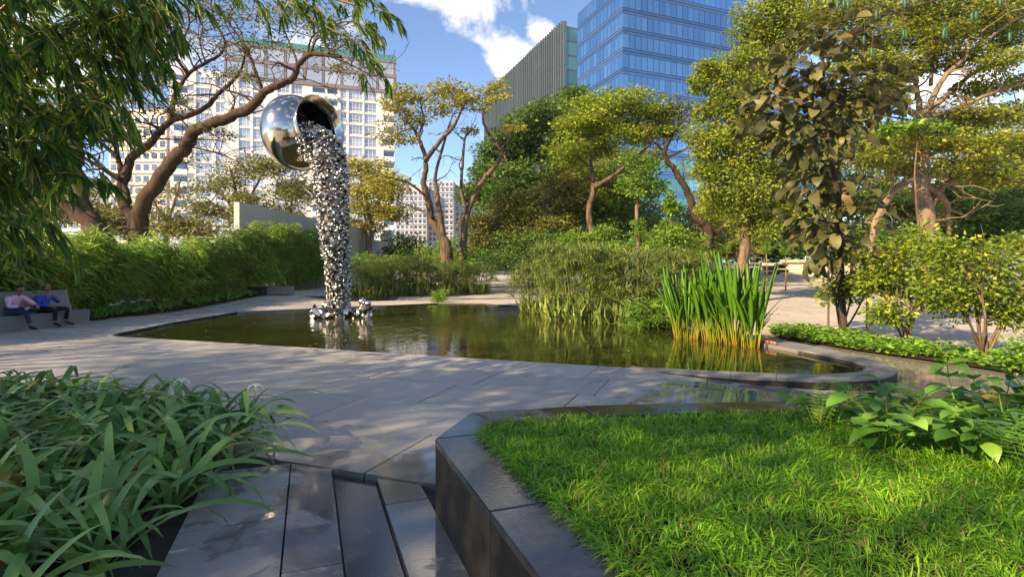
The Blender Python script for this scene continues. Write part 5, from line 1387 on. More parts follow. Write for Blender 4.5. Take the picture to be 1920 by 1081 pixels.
# the big forked tree behind the hedge
tree('spreading_tree', 'big dark forked tree with bare spreading limbs rising behind the hedge', 'tree', 25, [
    L_([(258, 470), (262, 400), (296, 340), (326, 296), (351, 274), (357, 253), (385, 237), (425, 222), (462, 207), (485, 185), (496, 172), (525, 159), (548, 148), (559, 122), (577, 104), (607, 102), (640, 107)], 0.384, 0.070, -3, True),
    L_([(252, 430), (226, 370), (237, 326), (246, 296), (274, 274), (296, 252), (322, 226), (351, 218), (388, 200), (407, 178), (433, 155), (448, 137), (456, 118), (462, 90)], 0.260, 0.042, 2, True),
    L_([(322, 224), (326, 185), (340, 159), (355, 137), (385, 118), (411, 104), (422, 81), (411, 55), (396, 15), (400, -15)], 0.124, 0.035, 2),
    L_([(352, 140), (329, 104), (337, 85), (355, 44), (344, 0)], 0.081, 0.028, -2), L_([(493, 175), (481, 141), (470, 111), (459, 85), (444, 63), (429, 44), (400, 11)], 0.105, 0.028, 1),
    L_([(240, 380), (229, 333), (222, 296), (215, 266), (200, 237), (222, 200), (226, 148), (240, 100)], 0.161, 0.035, 2), L_([(228, 338), (185, 311), (148, 292), (110, 270)], 0.124, 0.042, -1),
    L_([(222, 296), (192, 270), (178, 255), (148, 240), (126, 226)], 0.105, 0.035, 2), L_([(559, 122), (545, 85), (530, 50), (520, 10)], 0.056, 0.021, 2), L_([(577, 104), (585, 70), (620, 45), (660, 30)], 0.050, 0.021, -2),
    L_([(607, 102), (650, 118), (690, 140), (715, 165)], 0.043, 0.014, 1), L_([(548, 148), (580, 150), (620, 165), (655, 172)], 0.037, 0.014, -1), L_([(425, 222), (440, 190), (430, 165), (445, 140)], 0.050, 0.021, 1),
    L_([(351, 274), (400, 285), (440, 300), (470, 310)], 0.043, 0.014, -1), L_([(300, 260), (340, 262), (400, 262), (430, 270)], 0.037, 0.014, 1), L_([(385, 118), (375, 80), (380, 50), (370, 10)], 0.043, 0.021, 1)],
    [(330, 40, 45, 22), (380, 20, 48, 20), (430, 25, 48, 20), (480, 30, 48, 20), (530, 25, 46, 18), (580, 35, 46, 18), (630, 60, 44, 18), (670, 90, 40, 14), (520, 75, 44, 16), (450, 90, 44, 16), (380, 85, 40, 16), (320, 100, 36, 16), (600, 85, 40, 12), (300, 160, 36, 20), (260, 140, 38, 24), (230, 180, 34, 24), (280, 200, 34, 18),
     (410, 145, 32, 12), (470, 140, 30, 12), (640, 130, 34, 12), (690, 125, 30, 12), (340, 190, 28, 14), (240, 230, 34, 20), (180, 210, 34, 24), (350, 300, 40, 14), (420, 250, 34, 10)],
    F_OLIVE, M_BARKD, .12, 10, 26, flat=.3, spread=1.4, sub_r=.45, hollow=.3, twigs=9, twig_len=3.2)
tree('leaning_tree', 'pair of thick leaning trunks behind the hedge at the left', 'tree', 24, [
    L_([(195, 460), (160, 400), (147, 345), (142, 290), (150, 230)], .46, .2, 1, True), L_([(185, 440), (120, 385), (85, 355), (40, 330)], .34, .14, -1, True)],
    [(150, 190, 40, 26), (110, 220, 40, 26), (60, 300, 40, 26), (190, 160, 36, 24)], F_OLIVE, M_BARKD, .14, 10, 30, flat=.4, twigs=5)
# slim tree left of centre and its neighbours
tree('slim_forked_tree', 'slim tree with flat olive-yellow foliage pads left of the centre', 'tree', 38, [
    L_([(838, 470), (828, 440), (808, 405), (802, 374), (794, 344), (798, 314), (796, 289), (783, 255), (772, 237), (752, 222)], .36, .08, 2, True),
    L_([(797, 300), (824, 266), (850, 237), (865, 207), (872, 190)], .19, .05, -2), L_([(832, 460), (824, 400), (820, 363), (817, 326), (835, 259), (845, 225)], .26, .05, 2, True),
    L_([(783, 255), (795, 225), (790, 200), (800, 185)], .10, .04, 1), L_([(803, 372), (770, 345), (742, 335), (715, 330)], .10, .03, -2), L_([(810, 408), (780, 390), (745, 378)], .09, .03, 1), L_([(772, 240), (745, 250), (725, 262)], .07, .03, 1)],
    [(738, 182, 28, 9), (760, 176, 26, 10), (790, 180, 28, 9), (815, 170, 28, 10), (845, 165, 28, 9), (872, 172, 28, 10), (860, 195, 30, 9), (825, 200, 28, 8), (770, 215, 32, 9), (745, 235, 28, 7), (722, 262, 28, 7), (752, 258, 24, 7), (890, 185, 22, 9), (790, 225, 24, 7), (735, 340, 34, 12), (700, 350, 26, 10), (745, 200, 20, 9)],
    F_YELL, M_BARK, .20, 14, 34, flat=.3, spread=.9, sub_r=.42, depth_k=1.4, twigs=5, twig_len=2.6)
tree('slim_forked_tree', 'dark slender tree with two bare stems standing in the sky gap', 'tree', 40, [
    L_([(868, 480), (872, 420), (880, 388), (905, 340), (931, 307), (939, 281), (917, 252), (905, 222), (913, 190), (918, 165)], .28, .05, 1, True), L_([(874, 400), (865, 355), (868, 300), (872, 259), (885, 240)], .16, .06, -1),
    L_([(935, 285), (955, 260), (965, 240)], .09, .03, 1), L_([(872, 262), (855, 250), (845, 235)], .05, .02, 1)],
    [(928, 160, 24, 8), (912, 168, 20, 8), (935, 185, 18, 7), (960, 235, 28, 12), (900, 210, 20, 8), (880, 245, 18, 6)], F_YELL, M_BARK, .2, 12, 30, flat=.3, twigs=5)
# olive trees behind the concrete wall
tree('olive_tree', 'feathery olive tree below the apartment block, left of the sculpture', 'tree', 52, [
    L_([(450, 450), (452, 400), (440, 350), (430, 310)], .3, .06, 1, True), L_([(452, 400), (480, 350), (500, 310)], .18, .05, -1), L_([(452, 410), (420, 370), (390, 350)], .15, .05, 1), L_([(560, 450), (545, 400), (555, 340)], .22, .05, 1, True)],
    [(400, 345, 40, 22), (440, 325, 40, 22), (480, 310, 40, 20), (520, 320, 38, 22), (555, 340, 40, 24), (420, 385, 44, 24), (480, 365, 44, 24), (535, 380, 44, 26), (580, 365, 34, 26), (370, 400, 40, 24), (500, 405, 40, 20), (450, 410, 36, 20)], F_OLIVE, M_BARK2, .26, 15, 40, flat=.4)
tree('olive_tree', 'yellowish bushy tree just right of the steel stream', 'tree', 52, [
    L_([(690, 460), (692, 410), (680, 350), (670, 320)], .3, .06, 1, True), L_([(692, 415), (715, 370), (725, 340)], .16, .05, -1)],
    [(665, 320, 34, 22), (700, 325, 34, 24), (725, 350, 30, 24), (670, 365, 36, 28), (710, 385, 38, 28), (665, 405, 34, 22), (735, 400, 28, 22), (690, 430, 34, 18)], F_YELL, M_BARK2, .26, 17, 46, flat=.45)
tree('olive_tree', 'hazy brownish tree behind the big forked trunk', 'tree', 46, [L_([(310, 470), (315, 420), (330, 370), (340, 330)], .22, .05, 1, True), L_([(315, 420), (290, 380), (280, 350)], .14, .04, 1)],
    [(300, 370, 40, 22), (340, 360, 36, 22), (320, 410, 40, 22), (370, 420, 36, 20), (260, 400, 40, 26), (200, 350, 40, 26), (180, 400, 40, 26), (110, 400, 40, 24), (120, 330, 40, 24), (230, 430, 44, 20)], F_OLIVE, M_BARK2, .22, 11, 26, flat=.4)
tree('dark_bush', 'dark rounded bush at the right end of the concrete wall', 'bush', 55, [L_([(760, 490), (758, 460), (755, 440)], .15, .05, 0, True)],
    [(750, 455, 30, 24), (770, 470, 32, 22), (790, 478, 26, 18), (745, 480, 26, 18)], F_DARK, M_BARK, .24, 22, 40)
tree('round_bush', 'pale bush under the slim forked tree', 'bush', 48, [L_([(825, 500), (825, 480), (822, 470)], .12, .05, 0, True)],
    [(810, 480, 26, 18), (835, 475, 26, 20), (860, 470, 28, 22), (890, 475, 28, 22)], F_GREEN, M_BARK, .22, 18, 36)
# dense trees centre
tree('dense_dark_tree', 'dense dark green tree under the finned office block', 'tree', 52, [
    L_([(985, 480), (988, 420), (985, 360), (990, 300), (1000, 250)], .42, .1, 1, True), L_([(986, 380), (960, 330), (945, 290)], .2, .06, -1), L_([(987, 350), (1030, 300), (1050, 260)], .2, .06, 1)],
    [(960, 250, 38, 26), (1000, 215, 44, 26), (1045, 205, 42, 28), (1080, 215, 36, 30), (930, 285, 36, 26), (975, 285, 44, 32), (1025, 260, 46, 34), (1065, 270, 40, 36), (915, 325, 34, 28), (960, 335, 44, 34), (1010, 320, 46, 36), (1050, 330, 40, 36), (900, 365, 32, 26), (1085, 180, 26, 12), (1000, 245, 30, 20), (940, 370, 40, 28)], F_DARK, M_BARK, .3, 24, 56, spread=.8, sub_r=.3)
tree('bushy_olive_tree', 'bushy olive-green tree in front of the dense dark tree', 'tree', 44, [
    L_([(1005, 500), (1003, 460), (1000, 420), (985, 390)], .28, .06, 0, True), L_([(1002, 440), (1030, 410), (1045, 380)], .15, .05, 0), L_([(1002, 450), (960, 420), (930, 400)], .15, .05, 0)],
    [(930, 410, 44, 26), (975, 390, 44, 28), (1020, 370, 44, 28), (1050, 350, 36, 26), (1060, 390, 36, 30), (1000, 425, 46, 28), (950, 445, 46, 26), (900, 430, 36, 24), (1040, 430, 40, 26), (980, 465, 46, 20), (920, 470, 40, 20), (1060, 450, 34, 26)], F_OLIVE, M_BARK2, .22, 24, 54, sub_r=.3)
tree('lime_tree', 'spreading tree with bright lime-green foliage before the glass tower', 'tree', 40, [
    L_([(1108, 480), (1112, 450), (1104, 400), (1112, 360), (1112, 345), (1108, 300), (1110, 270)], .34, .08, 1, True), L_([(1112, 352), (1140, 335), (1165, 318), (1190, 295), (1215, 275), (1230, 250)], .2, .05, -1),
    L_([(1116, 345), (1150, 338), (1180, 310)], .12, .04, 1), L_([(1110, 320), (1080, 290), (1060, 280)], .1, .04, 1), L_([(1108, 300), (1130, 270), (1150, 240)], .1, .03, -1)],
    [(1095, 200, 34, 14), (1130, 190, 38, 14), (1170, 190, 38, 13), (1205, 195, 36, 13), (1240, 205, 34, 13), (1110, 220, 34, 16), (1150, 220, 38, 16), (1195, 225, 36, 14), (1230, 232, 34, 14), (1090, 250, 34, 16), (1130, 245, 36, 16), (1170, 250, 34, 14), (1060, 275, 32, 14), (1100, 280, 36, 14), (1140, 275, 34, 12), (1195, 262, 32, 12), (1245, 250, 26, 12), (1080, 235, 30, 14), (1065, 300, 26, 12), (1150, 200, 30, 10)],
    F_LIME, M_BARK2, .2, 20, 50, flat=.32, sub_r=.36, depth_k=1.5, spread=.9)
tree('green_understorey_tree', 'leafy green tree beneath the lime-coloured canopy', 'tree', 46, [L_([(1150, 500), (1150, 450), (1145, 400)], .2, .06, 0, True)],
    [(1130, 400, 34, 26), (1165, 380, 34, 26), (1150, 430, 40, 26), (1190, 410, 32, 26), (1110, 440, 30, 24), (1180, 450, 36, 22), (1080, 420, 30, 30), (1095, 380, 26, 26), (1150, 340, 30, 20), (1215, 350, 28, 24), (1140, 470, 40, 18)], F_GREEN, M_BARK, .26, 18, 40)
tree('twin_trunk_tree', 'tree with two slim pale trunks wrapped in climbers near the tower foot', 'tree', 37, [
    L_([(1196, 505), (1196, 460), (1194, 400), (1194, 350), (1190, 310)], .18, .08, 0, True), L_([(1202, 500), (1203, 440), (1198, 380), (1205, 330)], .12, .05, .6, True), L_([(1194, 380), (1180, 350), (1172, 330)], .07, .03, 0)],
    [(1195, 330, 30, 24), (1215, 350, 26, 22), (1185, 350, 24, 20), (1196, 430, 13, 22), (1198, 460, 16, 20), (1195, 300, 26, 18), (1225, 310, 22, 18)], F_GREEN, M_BARK2, .18, 15, 30)
tree('crooked_tree', 'tree with a crooked bending trunk and sparse brown crown before the tower', 'tree', 38, [
    L_([(1302, 492), (1318, 470), (1330, 445), (1322, 420), (1305, 408), (1298, 385), (1290, 362), (1275, 335), (1262, 315), (1250, 300), (1246, 285), (1255, 262), (1262, 245)], .40, .12, 0, True),
    L_([(1247, 285), (1228, 268), (1215, 255)], .1, .03, 0), L_([(1250, 296), (1285, 280), (1305, 270)], .1, .03, 0), L_([(1256, 262), (1240, 245), (1235, 225), (1225, 205)], .09, .02, .5), L_([(1260, 250), (1280, 230), (1290, 205)], .08, .02, -.5), L_([(1258, 255), (1262, 220), (1258, 190)], .07, .02, 0), L_([(1236, 228), (1215, 215), (1200, 205)], .05, .02, 0), L_([(1284, 222), (1305, 205), (1315, 195)], .05, .02, 0),
    L_([(1330, 445), (1352, 430), (1370, 400), (1390, 380)], .2, .06, 1)],
    [(1235, 215, 30, 16), (1262, 195, 32, 16), (1290, 210, 28, 18), (1300, 240, 24, 16), (1220, 245, 24, 14), (1275, 230, 26, 14), (1390, 370, 26, 20)], F_OLIVE, M_BARK, .15, 9, 18, flat=.4, twigs=6, twig_len=2.4)
# right-hand trees
tree('weeping_tree', 'tall golden-green tree with feathery drooping foliage right of the tower', 'tree', 30, [
    L_([(1395, 500), (1398, 440), (1400, 380), (1410, 300), (1430, 200), (1450, 100), (1470, 20)], .32, .1, 1, True), L_([(1400, 380), (1370, 320), (1355, 280)], .14, .04, 0), L_([(1410, 300), (1460, 240), (1490, 200)], .14, .05, 0), L_([(1425, 220), (1390, 160), (1380, 130)], .12, .04, 0), L_([(1440, 150), (1490, 80), (1510, 30)], .12, .04, 0)],
    [(1430, 20, 44, 34), (1480, 15, 46, 34), (1520, 30, 40, 34), (1405, 65, 38, 34), (1450, 75, 44, 38), (1500, 80, 40, 36), (1385, 120, 36, 32), (1425, 130, 42, 36), (1360, 165, 34, 30), (1400, 185, 42, 36), (1345, 215, 34, 30), (1385, 235, 42, 34), (1330, 130, 24, 14), (1310, 155, 22, 14), (1330, 255, 36, 30), (1370, 285, 42, 36), (1420, 280, 42, 38), (1320, 300, 32, 28), (1360, 335, 42, 34), (1410, 340, 44, 36), (1455, 320, 40, 40), (1440, 380, 40, 34), (1390, 390, 40, 30), (1345, 380, 34, 24), (1480, 400, 36, 30), (1465, 260, 40, 36), (1430, 420, 34, 22)],
    F_WEEP, M_BARK2, .17, 20, 52, flat=.8, droop=.6, sub_r=.3, spread=.7)
tree('umbrella_tree', 'large tree with a stout trunk and wide fan of limbs at the right', 'tree', 27, [
    L_([(1748, 505), (1748, 470), (1738, 410), (1728, 350), (1726, 300), (1730, 250), (1732, 220)], .46, .3, 0, True),
    L_([(1732, 222), (1700, 205), (1680, 180), (1650, 160)], .20, .05, -1), L_([(1728, 225), (1722, 190), (1715, 150), (1700, 115), (1670, 105)], .17, .05, 1.5), L_([(1735, 215), (1750, 180), (1775, 140), (1820, 100), (1870, 60), (1930, 20)], .17, .05, -2), L_([(1738, 215), (1790, 165), (1840, 130), (1930, 95)], .16, .05, 2), L_([(1740, 220), (1800, 200), (1860, 175), (1940, 150)], .15, .05, -1),
    L_([(1745, 160), (1748, 120), (1755, 80), (1760, 30)], .10, .03, 1), L_([(1775, 140), (1800, 90), (1830, 20)], .09, .03, 1), L_([(1732, 240), (1700, 225), (1640, 215)], .09, .03, 2),
    L_([(1730, 330), (1690, 345), (1660, 380), (1640, 420), (1632, 480)], .20, .12, -1, False), L_([(1735, 345), (1770, 375), (1778, 400), (1776, 470)], .16, .1, 1), L_([(1740, 400), (1770, 350), (1790, 335)], .12, .05, 1), L_([(1728, 300), (1760, 285), (1800, 280)], .1, .04, 0)],
    [(1560, 20, 44, 20), (1610, 30, 46, 20), (1660, 20, 46, 20), (1710, 30, 46, 20), (1760, 20, 46, 20), (1810, 30, 46, 20), (1860, 20, 46, 20), (1910, 30, 46, 20), (1620, 70, 42, 18), (1670, 70, 44, 18), (1720, 75, 44, 18), (1770, 65, 40, 16), (1840, 60, 44, 16), (1900, 75, 44, 16), (1650, 115, 38, 15), (1690, 140, 36, 15), (1740, 110, 38, 15), (1640, 195, 34, 14), (1640, 155, 34, 14),
     (1800, 110, 34, 12), (1870, 115, 40, 14), (1830, 170, 38, 13), (1890, 160, 40, 14), (1790, 215, 38, 14), (1850, 220, 40, 15), (1910, 215, 40, 16), (1690, 275, 36, 16), (1740, 270, 36, 16), (1790, 265, 38, 18), (1850, 275, 40, 18), (1905, 280, 40, 20), (1650, 300, 34, 18), (1700, 320, 34, 16), (1790, 320, 36, 18), (1845, 325, 40, 20), (1900, 335, 40, 22), (1660, 250, 30, 14), (1600, 120, 34, 16)],
    F_RIGHT, M_BARK2, .16, 22, 46, flat=.35, sub_r=.38, spread=1.3, depth_k=1.3, twigs=5, twig_len=3)
tree('green_sprig_tree', 'young bright green sprigs in front of the stout trunk at the right', 'tree', 24, [L_([(1725, 500), (1722, 420), (1715, 330), (1722, 250)], .06, .03, 0, True)],
    [(1700, 240, 26, 10), (1735, 238, 30, 12), (1755, 245, 22, 10), (1670, 245, 20, 8)], F_GREEN, M_BARK2, .2, 14, 26, flat=.4)
tree('understorey_tree', 'dark dense trees filling the gap behind the stout trunk', 'tree', 36, [L_([(1830, 510), (1828, 440), (1820, 390)], .14, .05, 0, True), L_([(1665, 510), (1670, 440), (1680, 400)], .14, .05, 0, True)],
    [(1660, 400, 36, 26), (1700, 400, 36, 26), (1660, 440, 40, 26), (1710, 440, 36, 26), (1800, 400, 38, 26), (1850, 390, 40, 28), (1900, 400, 40, 30), (1820, 440, 40, 26), (1870, 440, 40, 26), (1915, 440, 36, 26), (1770, 450, 36, 20), (1620, 440, 34, 30), (1640, 370, 30, 22), (1790, 360, 34, 22), (1880, 360, 36, 22)], F_DARK, M_BARK, .24, 18, 42)
tree('background_shrubbery', 'dark evergreen mass behind the terrace steps', 'shrubbery', 62, [L_([(1420, 505), (1420, 460)], .15, .05, 0, True)],
    [(1330, 440, 36, 26), (1370, 450, 40, 26), (1410, 440, 40, 28), (1450, 445, 40, 28), (1490, 450, 40, 28), (1530, 450, 40, 26), (1570, 455, 40, 26), (1610, 460, 40, 26), (1380, 475, 40, 20), (1440, 475, 44, 18), (1500, 475, 44, 18), (1560, 478, 44, 18), (1620, 478, 44, 18), (1680, 470, 44, 22), (1740, 470, 44, 22), (1800, 470, 44, 22), (1860, 470, 44, 22), (1330, 480, 40, 18), (1400, 415, 40, 24), (1460, 410, 40, 26), (1520, 415, 40, 26), (1340, 410, 34, 22)], F_DARK, M_BARK, .34, 18, 44)
tree('understorey_shrub', 'olive shrub mass between the papyrus and the glass tower', 'shrub', 33, [L_([(1270, 500), (1268, 460), (1262, 430)], .12, .04, 0, True)],
    [(1245, 440, 30, 22), (1280, 450, 32, 22), (1262, 410, 14, 26), (1260, 380, 9, 18), (1250, 475, 36, 18), (1215, 470, 28, 18), (1290, 475, 30, 16), (1160, 470, 36, 16), (1110, 480, 36, 14)], F_GREEN, M_BARK, .17, 20, 44)
for i, (px, d, h, lb) in enumerate(((1313, 34, 3.3, 'young palm with a pale stem beside the crooked trunk'), (1363, 36, 3.6, 'young palm left of the middle of the palm row'), (1402, 35, 3.9, 'young palm in the middle of the palm row'), (1437, 37, 3.5, 'young palm third from the crooked trunk'), (1342, 38, 3.1, 'low young palm behind the crooked trunk'), (1473, 38, 3.4, 'young palm at the right end of the palm row'))):
    x = (px - CX) / F * d; z = GZ(x, d); e = empty('young_palm', (x, d, z), lb, 'palm', 'young palms before the tower')
    mb = MB(); mb.tube([(0, 0, -.1), (.03, 0, h * .4), (0, .02, h * .72)], [.06, .045, .035], 7); mb.build('trunk', F_CULM, e, smooth=True)
    fm_ = MB()
    for k in range(16): fm_.leaves(L_LONG, np.array([(k / 16 * 1.1, 0, .35 * math.sin(k / 16 * 2.2))] * 2), np.array([(.5, 1, -.1), (.5, -1, -.1)]), np.array([(0, 0, 1.)] * 2), .38 * (1 - .5 * k / 16))
    fm_.tube([(0, 0, 0), (.5, 0, .3), (1.1, 0, .28)], [.015, .012, .006], 4)
    if i == 0: palm_me = fm_.mesh('frond', F_GREEN)
    for k in range(7): inst('frond', palm_me, e, Matrix.Translation((0, .02, h * .72)) @ Matrix.Rotation(k * .9 + rng.uniform(-.2, .2), 4, 'Z') @ Matrix.Rotation(rng.uniform(-1.1, -.2), 4, 'Y'))

# low shrub belt and mid-height trees that close the view between the trunks
belt = [('shrub_belt', 'green shrubs behind the left papyrus, below the pale bush', 41, F_GREEN, [(700, 495, 40, 22), (760, 498, 44, 20), (820, 495, 44, 22), (880, 492, 44, 24)]),
        ('shrub_belt', 'dark shrubs at the foot of the bushy olive tree', 40, F_DARK, [(930, 492, 44, 24), (980, 490, 46, 26), (1030, 488, 46, 28), (1080, 485, 44, 30), (960, 460, 40, 26), (1020, 455, 40, 26)]),
        ('shrub_belt', 'mixed green shrubs under the lime-coloured tree', 39, F_GREEN, [(1120, 490, 44, 26), (1170, 488, 44, 26), (1220, 488, 44, 26), (1130, 455, 40, 26), (1090, 450, 36, 24), (1230, 455, 34, 22)]),
        ('shrub_belt', 'olive shrubs round the foot of the crooked trunk', 41, F_OLIVE, [(1260, 485, 40, 22), (1300, 470, 36, 24), (1350, 465, 36, 20), (1390, 462, 36, 22), (1340, 440, 34, 22), (1290, 440, 32, 22)]),
        ('backdrop_tree', 'dark tree mass behind the dense tree, under the fins', 66, F_DARK, [(900, 400, 36, 40), (930, 350, 34, 40), (1090, 330, 44, 44), (1080, 400, 44, 44), (1130, 440, 44, 34), (1140, 330, 36, 34), (1160, 385, 36, 34), (1000, 400, 50, 40)]),
        ('backdrop_tree', 'golden tree mass behind the crooked trunk at the tower foot', 60, F_RIGHT, [(1330, 350, 34, 40), (1310, 400, 30, 34), (1345, 420, 36, 30), (1390, 410, 36, 34), (1360, 300, 30, 34), (1440, 350, 40, 40), (1500, 380, 44, 40), (1500, 300, 44, 40), (1550, 340, 44, 40), (1560, 410, 44, 34), (1450, 430, 40, 30)]),
        ('backdrop_tree', 'green tree mass behind the umbrella-crowned tree', 56, F_GREEN, [(1620, 320, 44, 36), (1640, 380, 44, 40), (1620, 250, 40, 36), (1690, 370, 44, 36), (1780, 390, 44, 36), (1830, 350, 44, 36), (1890, 370, 44, 40), (1930, 310, 40, 40), (1580, 270, 40, 40), (1870, 430, 50, 36), (1780, 430, 44, 30), (1690, 430, 44, 30), (1850, 300, 34, 24), (1920, 420, 44, 40)]),
        ('backdrop_tree', 'golden tree mass beyond the plaza, between the weeping and the stout tree', 44, F_RIGHT, [(1590, 200, 44, 36), (1640, 190, 44, 36), (1600, 280, 44, 36), (1650, 270, 44, 36), (1620, 350, 44, 36), (1560, 220, 40, 36), (1540, 300, 40, 36), (1570, 380, 40, 36)]),
        ('backdrop_tree', 'leafy golden-green tree mass at the right edge behind the fan of limbs', 46, F_WEEP, [(1800, 240, 44, 34), (1850, 260, 44, 34), (1900, 250, 44, 36), (1940, 280, 44, 40), (1790, 310, 44, 34), (1860, 330, 44, 36), (1920, 350, 44, 36), (1830, 390, 44, 34), (1890, 410, 44, 34), (1780, 370, 40, 30), (1690, 300, 36, 30), (1680, 380, 36, 34)]),
        ('backdrop_tree', 'warm olive tree mass beneath the lime-coloured crown', 48, F_RIGHT, [(1080, 300, 36, 30), (1110, 330, 40, 34), (1160, 310, 40, 30), (1200, 300, 36, 26), (1130, 380, 40, 34), (1180, 350, 36, 30), (1220, 400, 36, 34), (1240, 440, 34, 26), (1090, 370, 36, 34), (1290, 420, 30, 30), (1060, 420, 34, 30)]),
        ('backdrop_tree', 'pale olive tree mass left of the forked trunks, behind the hedge', 44, F_OLIVE, [(60, 400, 44, 34), (120, 380, 44, 36), (180, 410, 44, 30), (240, 420, 36, 26), (20, 350, 44, 40), (310, 425, 40, 24), (380, 430, 40, 22)])]
for nm, lb, d, lf_, bs in belt:
    px = float(np.mean([b[0] for b in bs]))
    tree(nm, lb, 'shrubs' if nm == 'shrub_belt' else 'tree', d, [L_([(px, 512), (px + 4, 490), (px, 470)] if nm == 'shrub_belt' else [(px, 515), (px + 5, 450), (px, 400)], .14, .05, 0, True)], bs, lf_, M_BARK, .17 if nm == 'shrub_belt' else .24, 20, 44, sub_r=.3, spread=.8)

# ------------------------------------------------------------------ terrace steps, rails and blocks at the back right
SD = 50; za = .78
steps = empty('terrace_steps', (W(1410, CY, SD).x, SD, za), 'wide pale stone terrace steps beyond the plaza', 'steps')
x0, x1 = W(1395, CY, SD).x - steps.location.x, W(1640, CY, SD).x - steps.location.x
for k in range(9):
    mb = MB(); mb.box(x0 - k * .5, x1 + 6, k * .9, k * .9 + 6, -.1 if k == 0 else k * .2 - .02, (k + 1) * .2); mb.build('step', M_STEP, steps)
for i in range(12):
    k = int(rng.integers(1, 7)); px = rng.uniform(1405, 1480); x = W(px, CY, SD + k * .9).x; e = MB(); e.box(-.55, .55, -.3, .3, 0, .28)
    o = e.build('seat_block', M_DARKSTONE, None, (x, SD + k * .9 + .32, za + (k + 1) * .2)); tag(o, 'small dark stone seat block on the terrace steps', 'seat block', 'seat blocks on the terrace steps')
def rail(px0, py0, px1, py1, d, n, h, lb):
    a, b = W(px0, py0, d), W(px1, py1, d); e = empty('handrail', a, lb, 'handrail'); mb = MB(); mb.tube([(0, 0, 0), tuple(b - a)], [.045, .045], 6); mb.build('rail', M_RAIL, e)
    for k in range(n):
        t = k / (n - 1); p = (b - a) * t; mb = MB(); mb.tube([(p.x, p.y, p.z), (p.x, p.y, p.z - h)], [.04, .04], 6); mb.build('post', M_RAIL, e)
rail(1310, 496, 1330, 489, 46, 2, 1.0, 'pale sloping handrail behind the sword leaves'); rail(1355, 484, 1428, 483, 48, 3, .9, 'pale metal handrail at the left top of the terrace'); rail(1510, 481, 1541, 487, 52, 2, 1.0, 'pale metal handrail at the right top of the terrace')
mb = MB(); a = W(1467, 491, 57); mb.box(0, 5, 0, .5, -.05, .25); mb.box(.3, .6, .1, .4, -.6, -.05); mb.box(4.3, 4.6, .1, .4, -.6, -.05); o = mb.build('stone_ledge', M_STEP, None, a); tag(o, 'long pale stone ledge at the top of the terrace', 'ledge')

# ------------------------------------------------------------------ overhead bamboo at the upper left (near the camera)
def spray(fo, tw, a, b, n, lsz, spreadr, leafobjs=None):
    """a drooping bamboo twig with fans of leaves"""
    a, b = np.array(a), np.array(b); m_ = (a + b) / 2 + np.array((0, 0, .18 * np.linalg.norm(b - a)))
    c = crom([a, m_, b], 6); tw.tube(c, np.linspace(.007, .002, len(c)), 5, cap=False)
    for k in range(n):
        t = (k + .5) / n; p = c[int(t * (len(c) - 1))]
        dirn = c[min(len(c) - 1, int(t * (len(c) - 1)) + 1)] - p
        if np.linalg.norm(dirn) < 1e-6: dirn = b - m_
        dirn = dirn / np.linalg.norm(dirn)
        q = p + rng.normal(0, spreadr, 3); tw.tube([p, (p + q) / 2, q], [.003, .002, .0015], 3, cap=False)
        nl = int(rng.integers(5, 9)); th = rng.uniform(-1.3, 1.3, nl)
        sd = np.cross(dirn, (0, 0, 1)); sd /= np.linalg.norm(sd) + 1e-6
        d_ = dirn[None] * np.cos(th)[:, None] + sd[None] * np.sin(th)[:, None] + np.c_[np.zeros((nl, 2)), rng.uniform(-.95, -.15, nl)] + rng.normal(0, .15, (nl, 3))
        fo.append((np.tile(q, (nl, 1)), d_, np.tile((0, 0, 1.), (nl, 1)) + rng.normal(0, .35, (nl, 3)), rng.uniform(.65, 1.15, nl) * lsz))
def bamboo(name, label, base, culms, sprays, lsz, top=300):
    e = empty(name, base, label, 'bamboo'); tw = MB(); fo = []; b0 = np.array(base)
    for (tip, bend, r) in culms:
        tip = np.array(tip); mid = (b0 + tip) / 2 + np.array(bend); tw.tube(crom([b0 + rng.normal(0, .12, 3) * (1, 1, 0), mid, tip], 6) - b0, np.linspace(r, r * .35, 13), 8, cap=False)
    for (a, b, n, sp) in sprays: spray(fo, tw, np.array(a) - b0, np.array(b) - b0, n, lsz, sp)
    pos = np.concatenate([f[0] for f in fo]); dr = np.concatenate([f[1] for f in fo]); up = np.concatenate([f[2] for f in fo]); sc = np.concatenate([f[3] for f in fo])
    wpos = pos + b0; vis = (wpos[:, 1] > .5) & (np.abs(wpos[:, 0] / np.maximum(wpos[:, 1], .1)) < .93) & ((wpos[:, 2] - 1.6) / np.maximum(wpos[:, 1], .1) < .5)
    size = sc / np.maximum(wpos[:, 1], .3) * vis; order = np.argsort(-size)
    lm = MB(); lm.leaves(L_BAMB, np.zeros((1, 3)), np.array([(1., 0, 0)]), np.array([(0, 0, 1.)]), 1.0, np.array([.0])); lme = lm.mesh('leaf', F_BAMB)
    for i in order[:top]: inst('leaf', lme, e, frame_matrix(pos[i], dr[i], up[i], float(sc[i])))
    r_ = order[top:]; mb = MB(); mb.leaves(L_BAMB, pos[r_], dr[r_], up[r_], sc[r_]); mb.build('leaves', F_BAMB, e)['kind'] = 'stuff'
    tw.build('culms', F_CULM, e, smooth=True)['kind'] = 'stuff'
    return e
sp = []
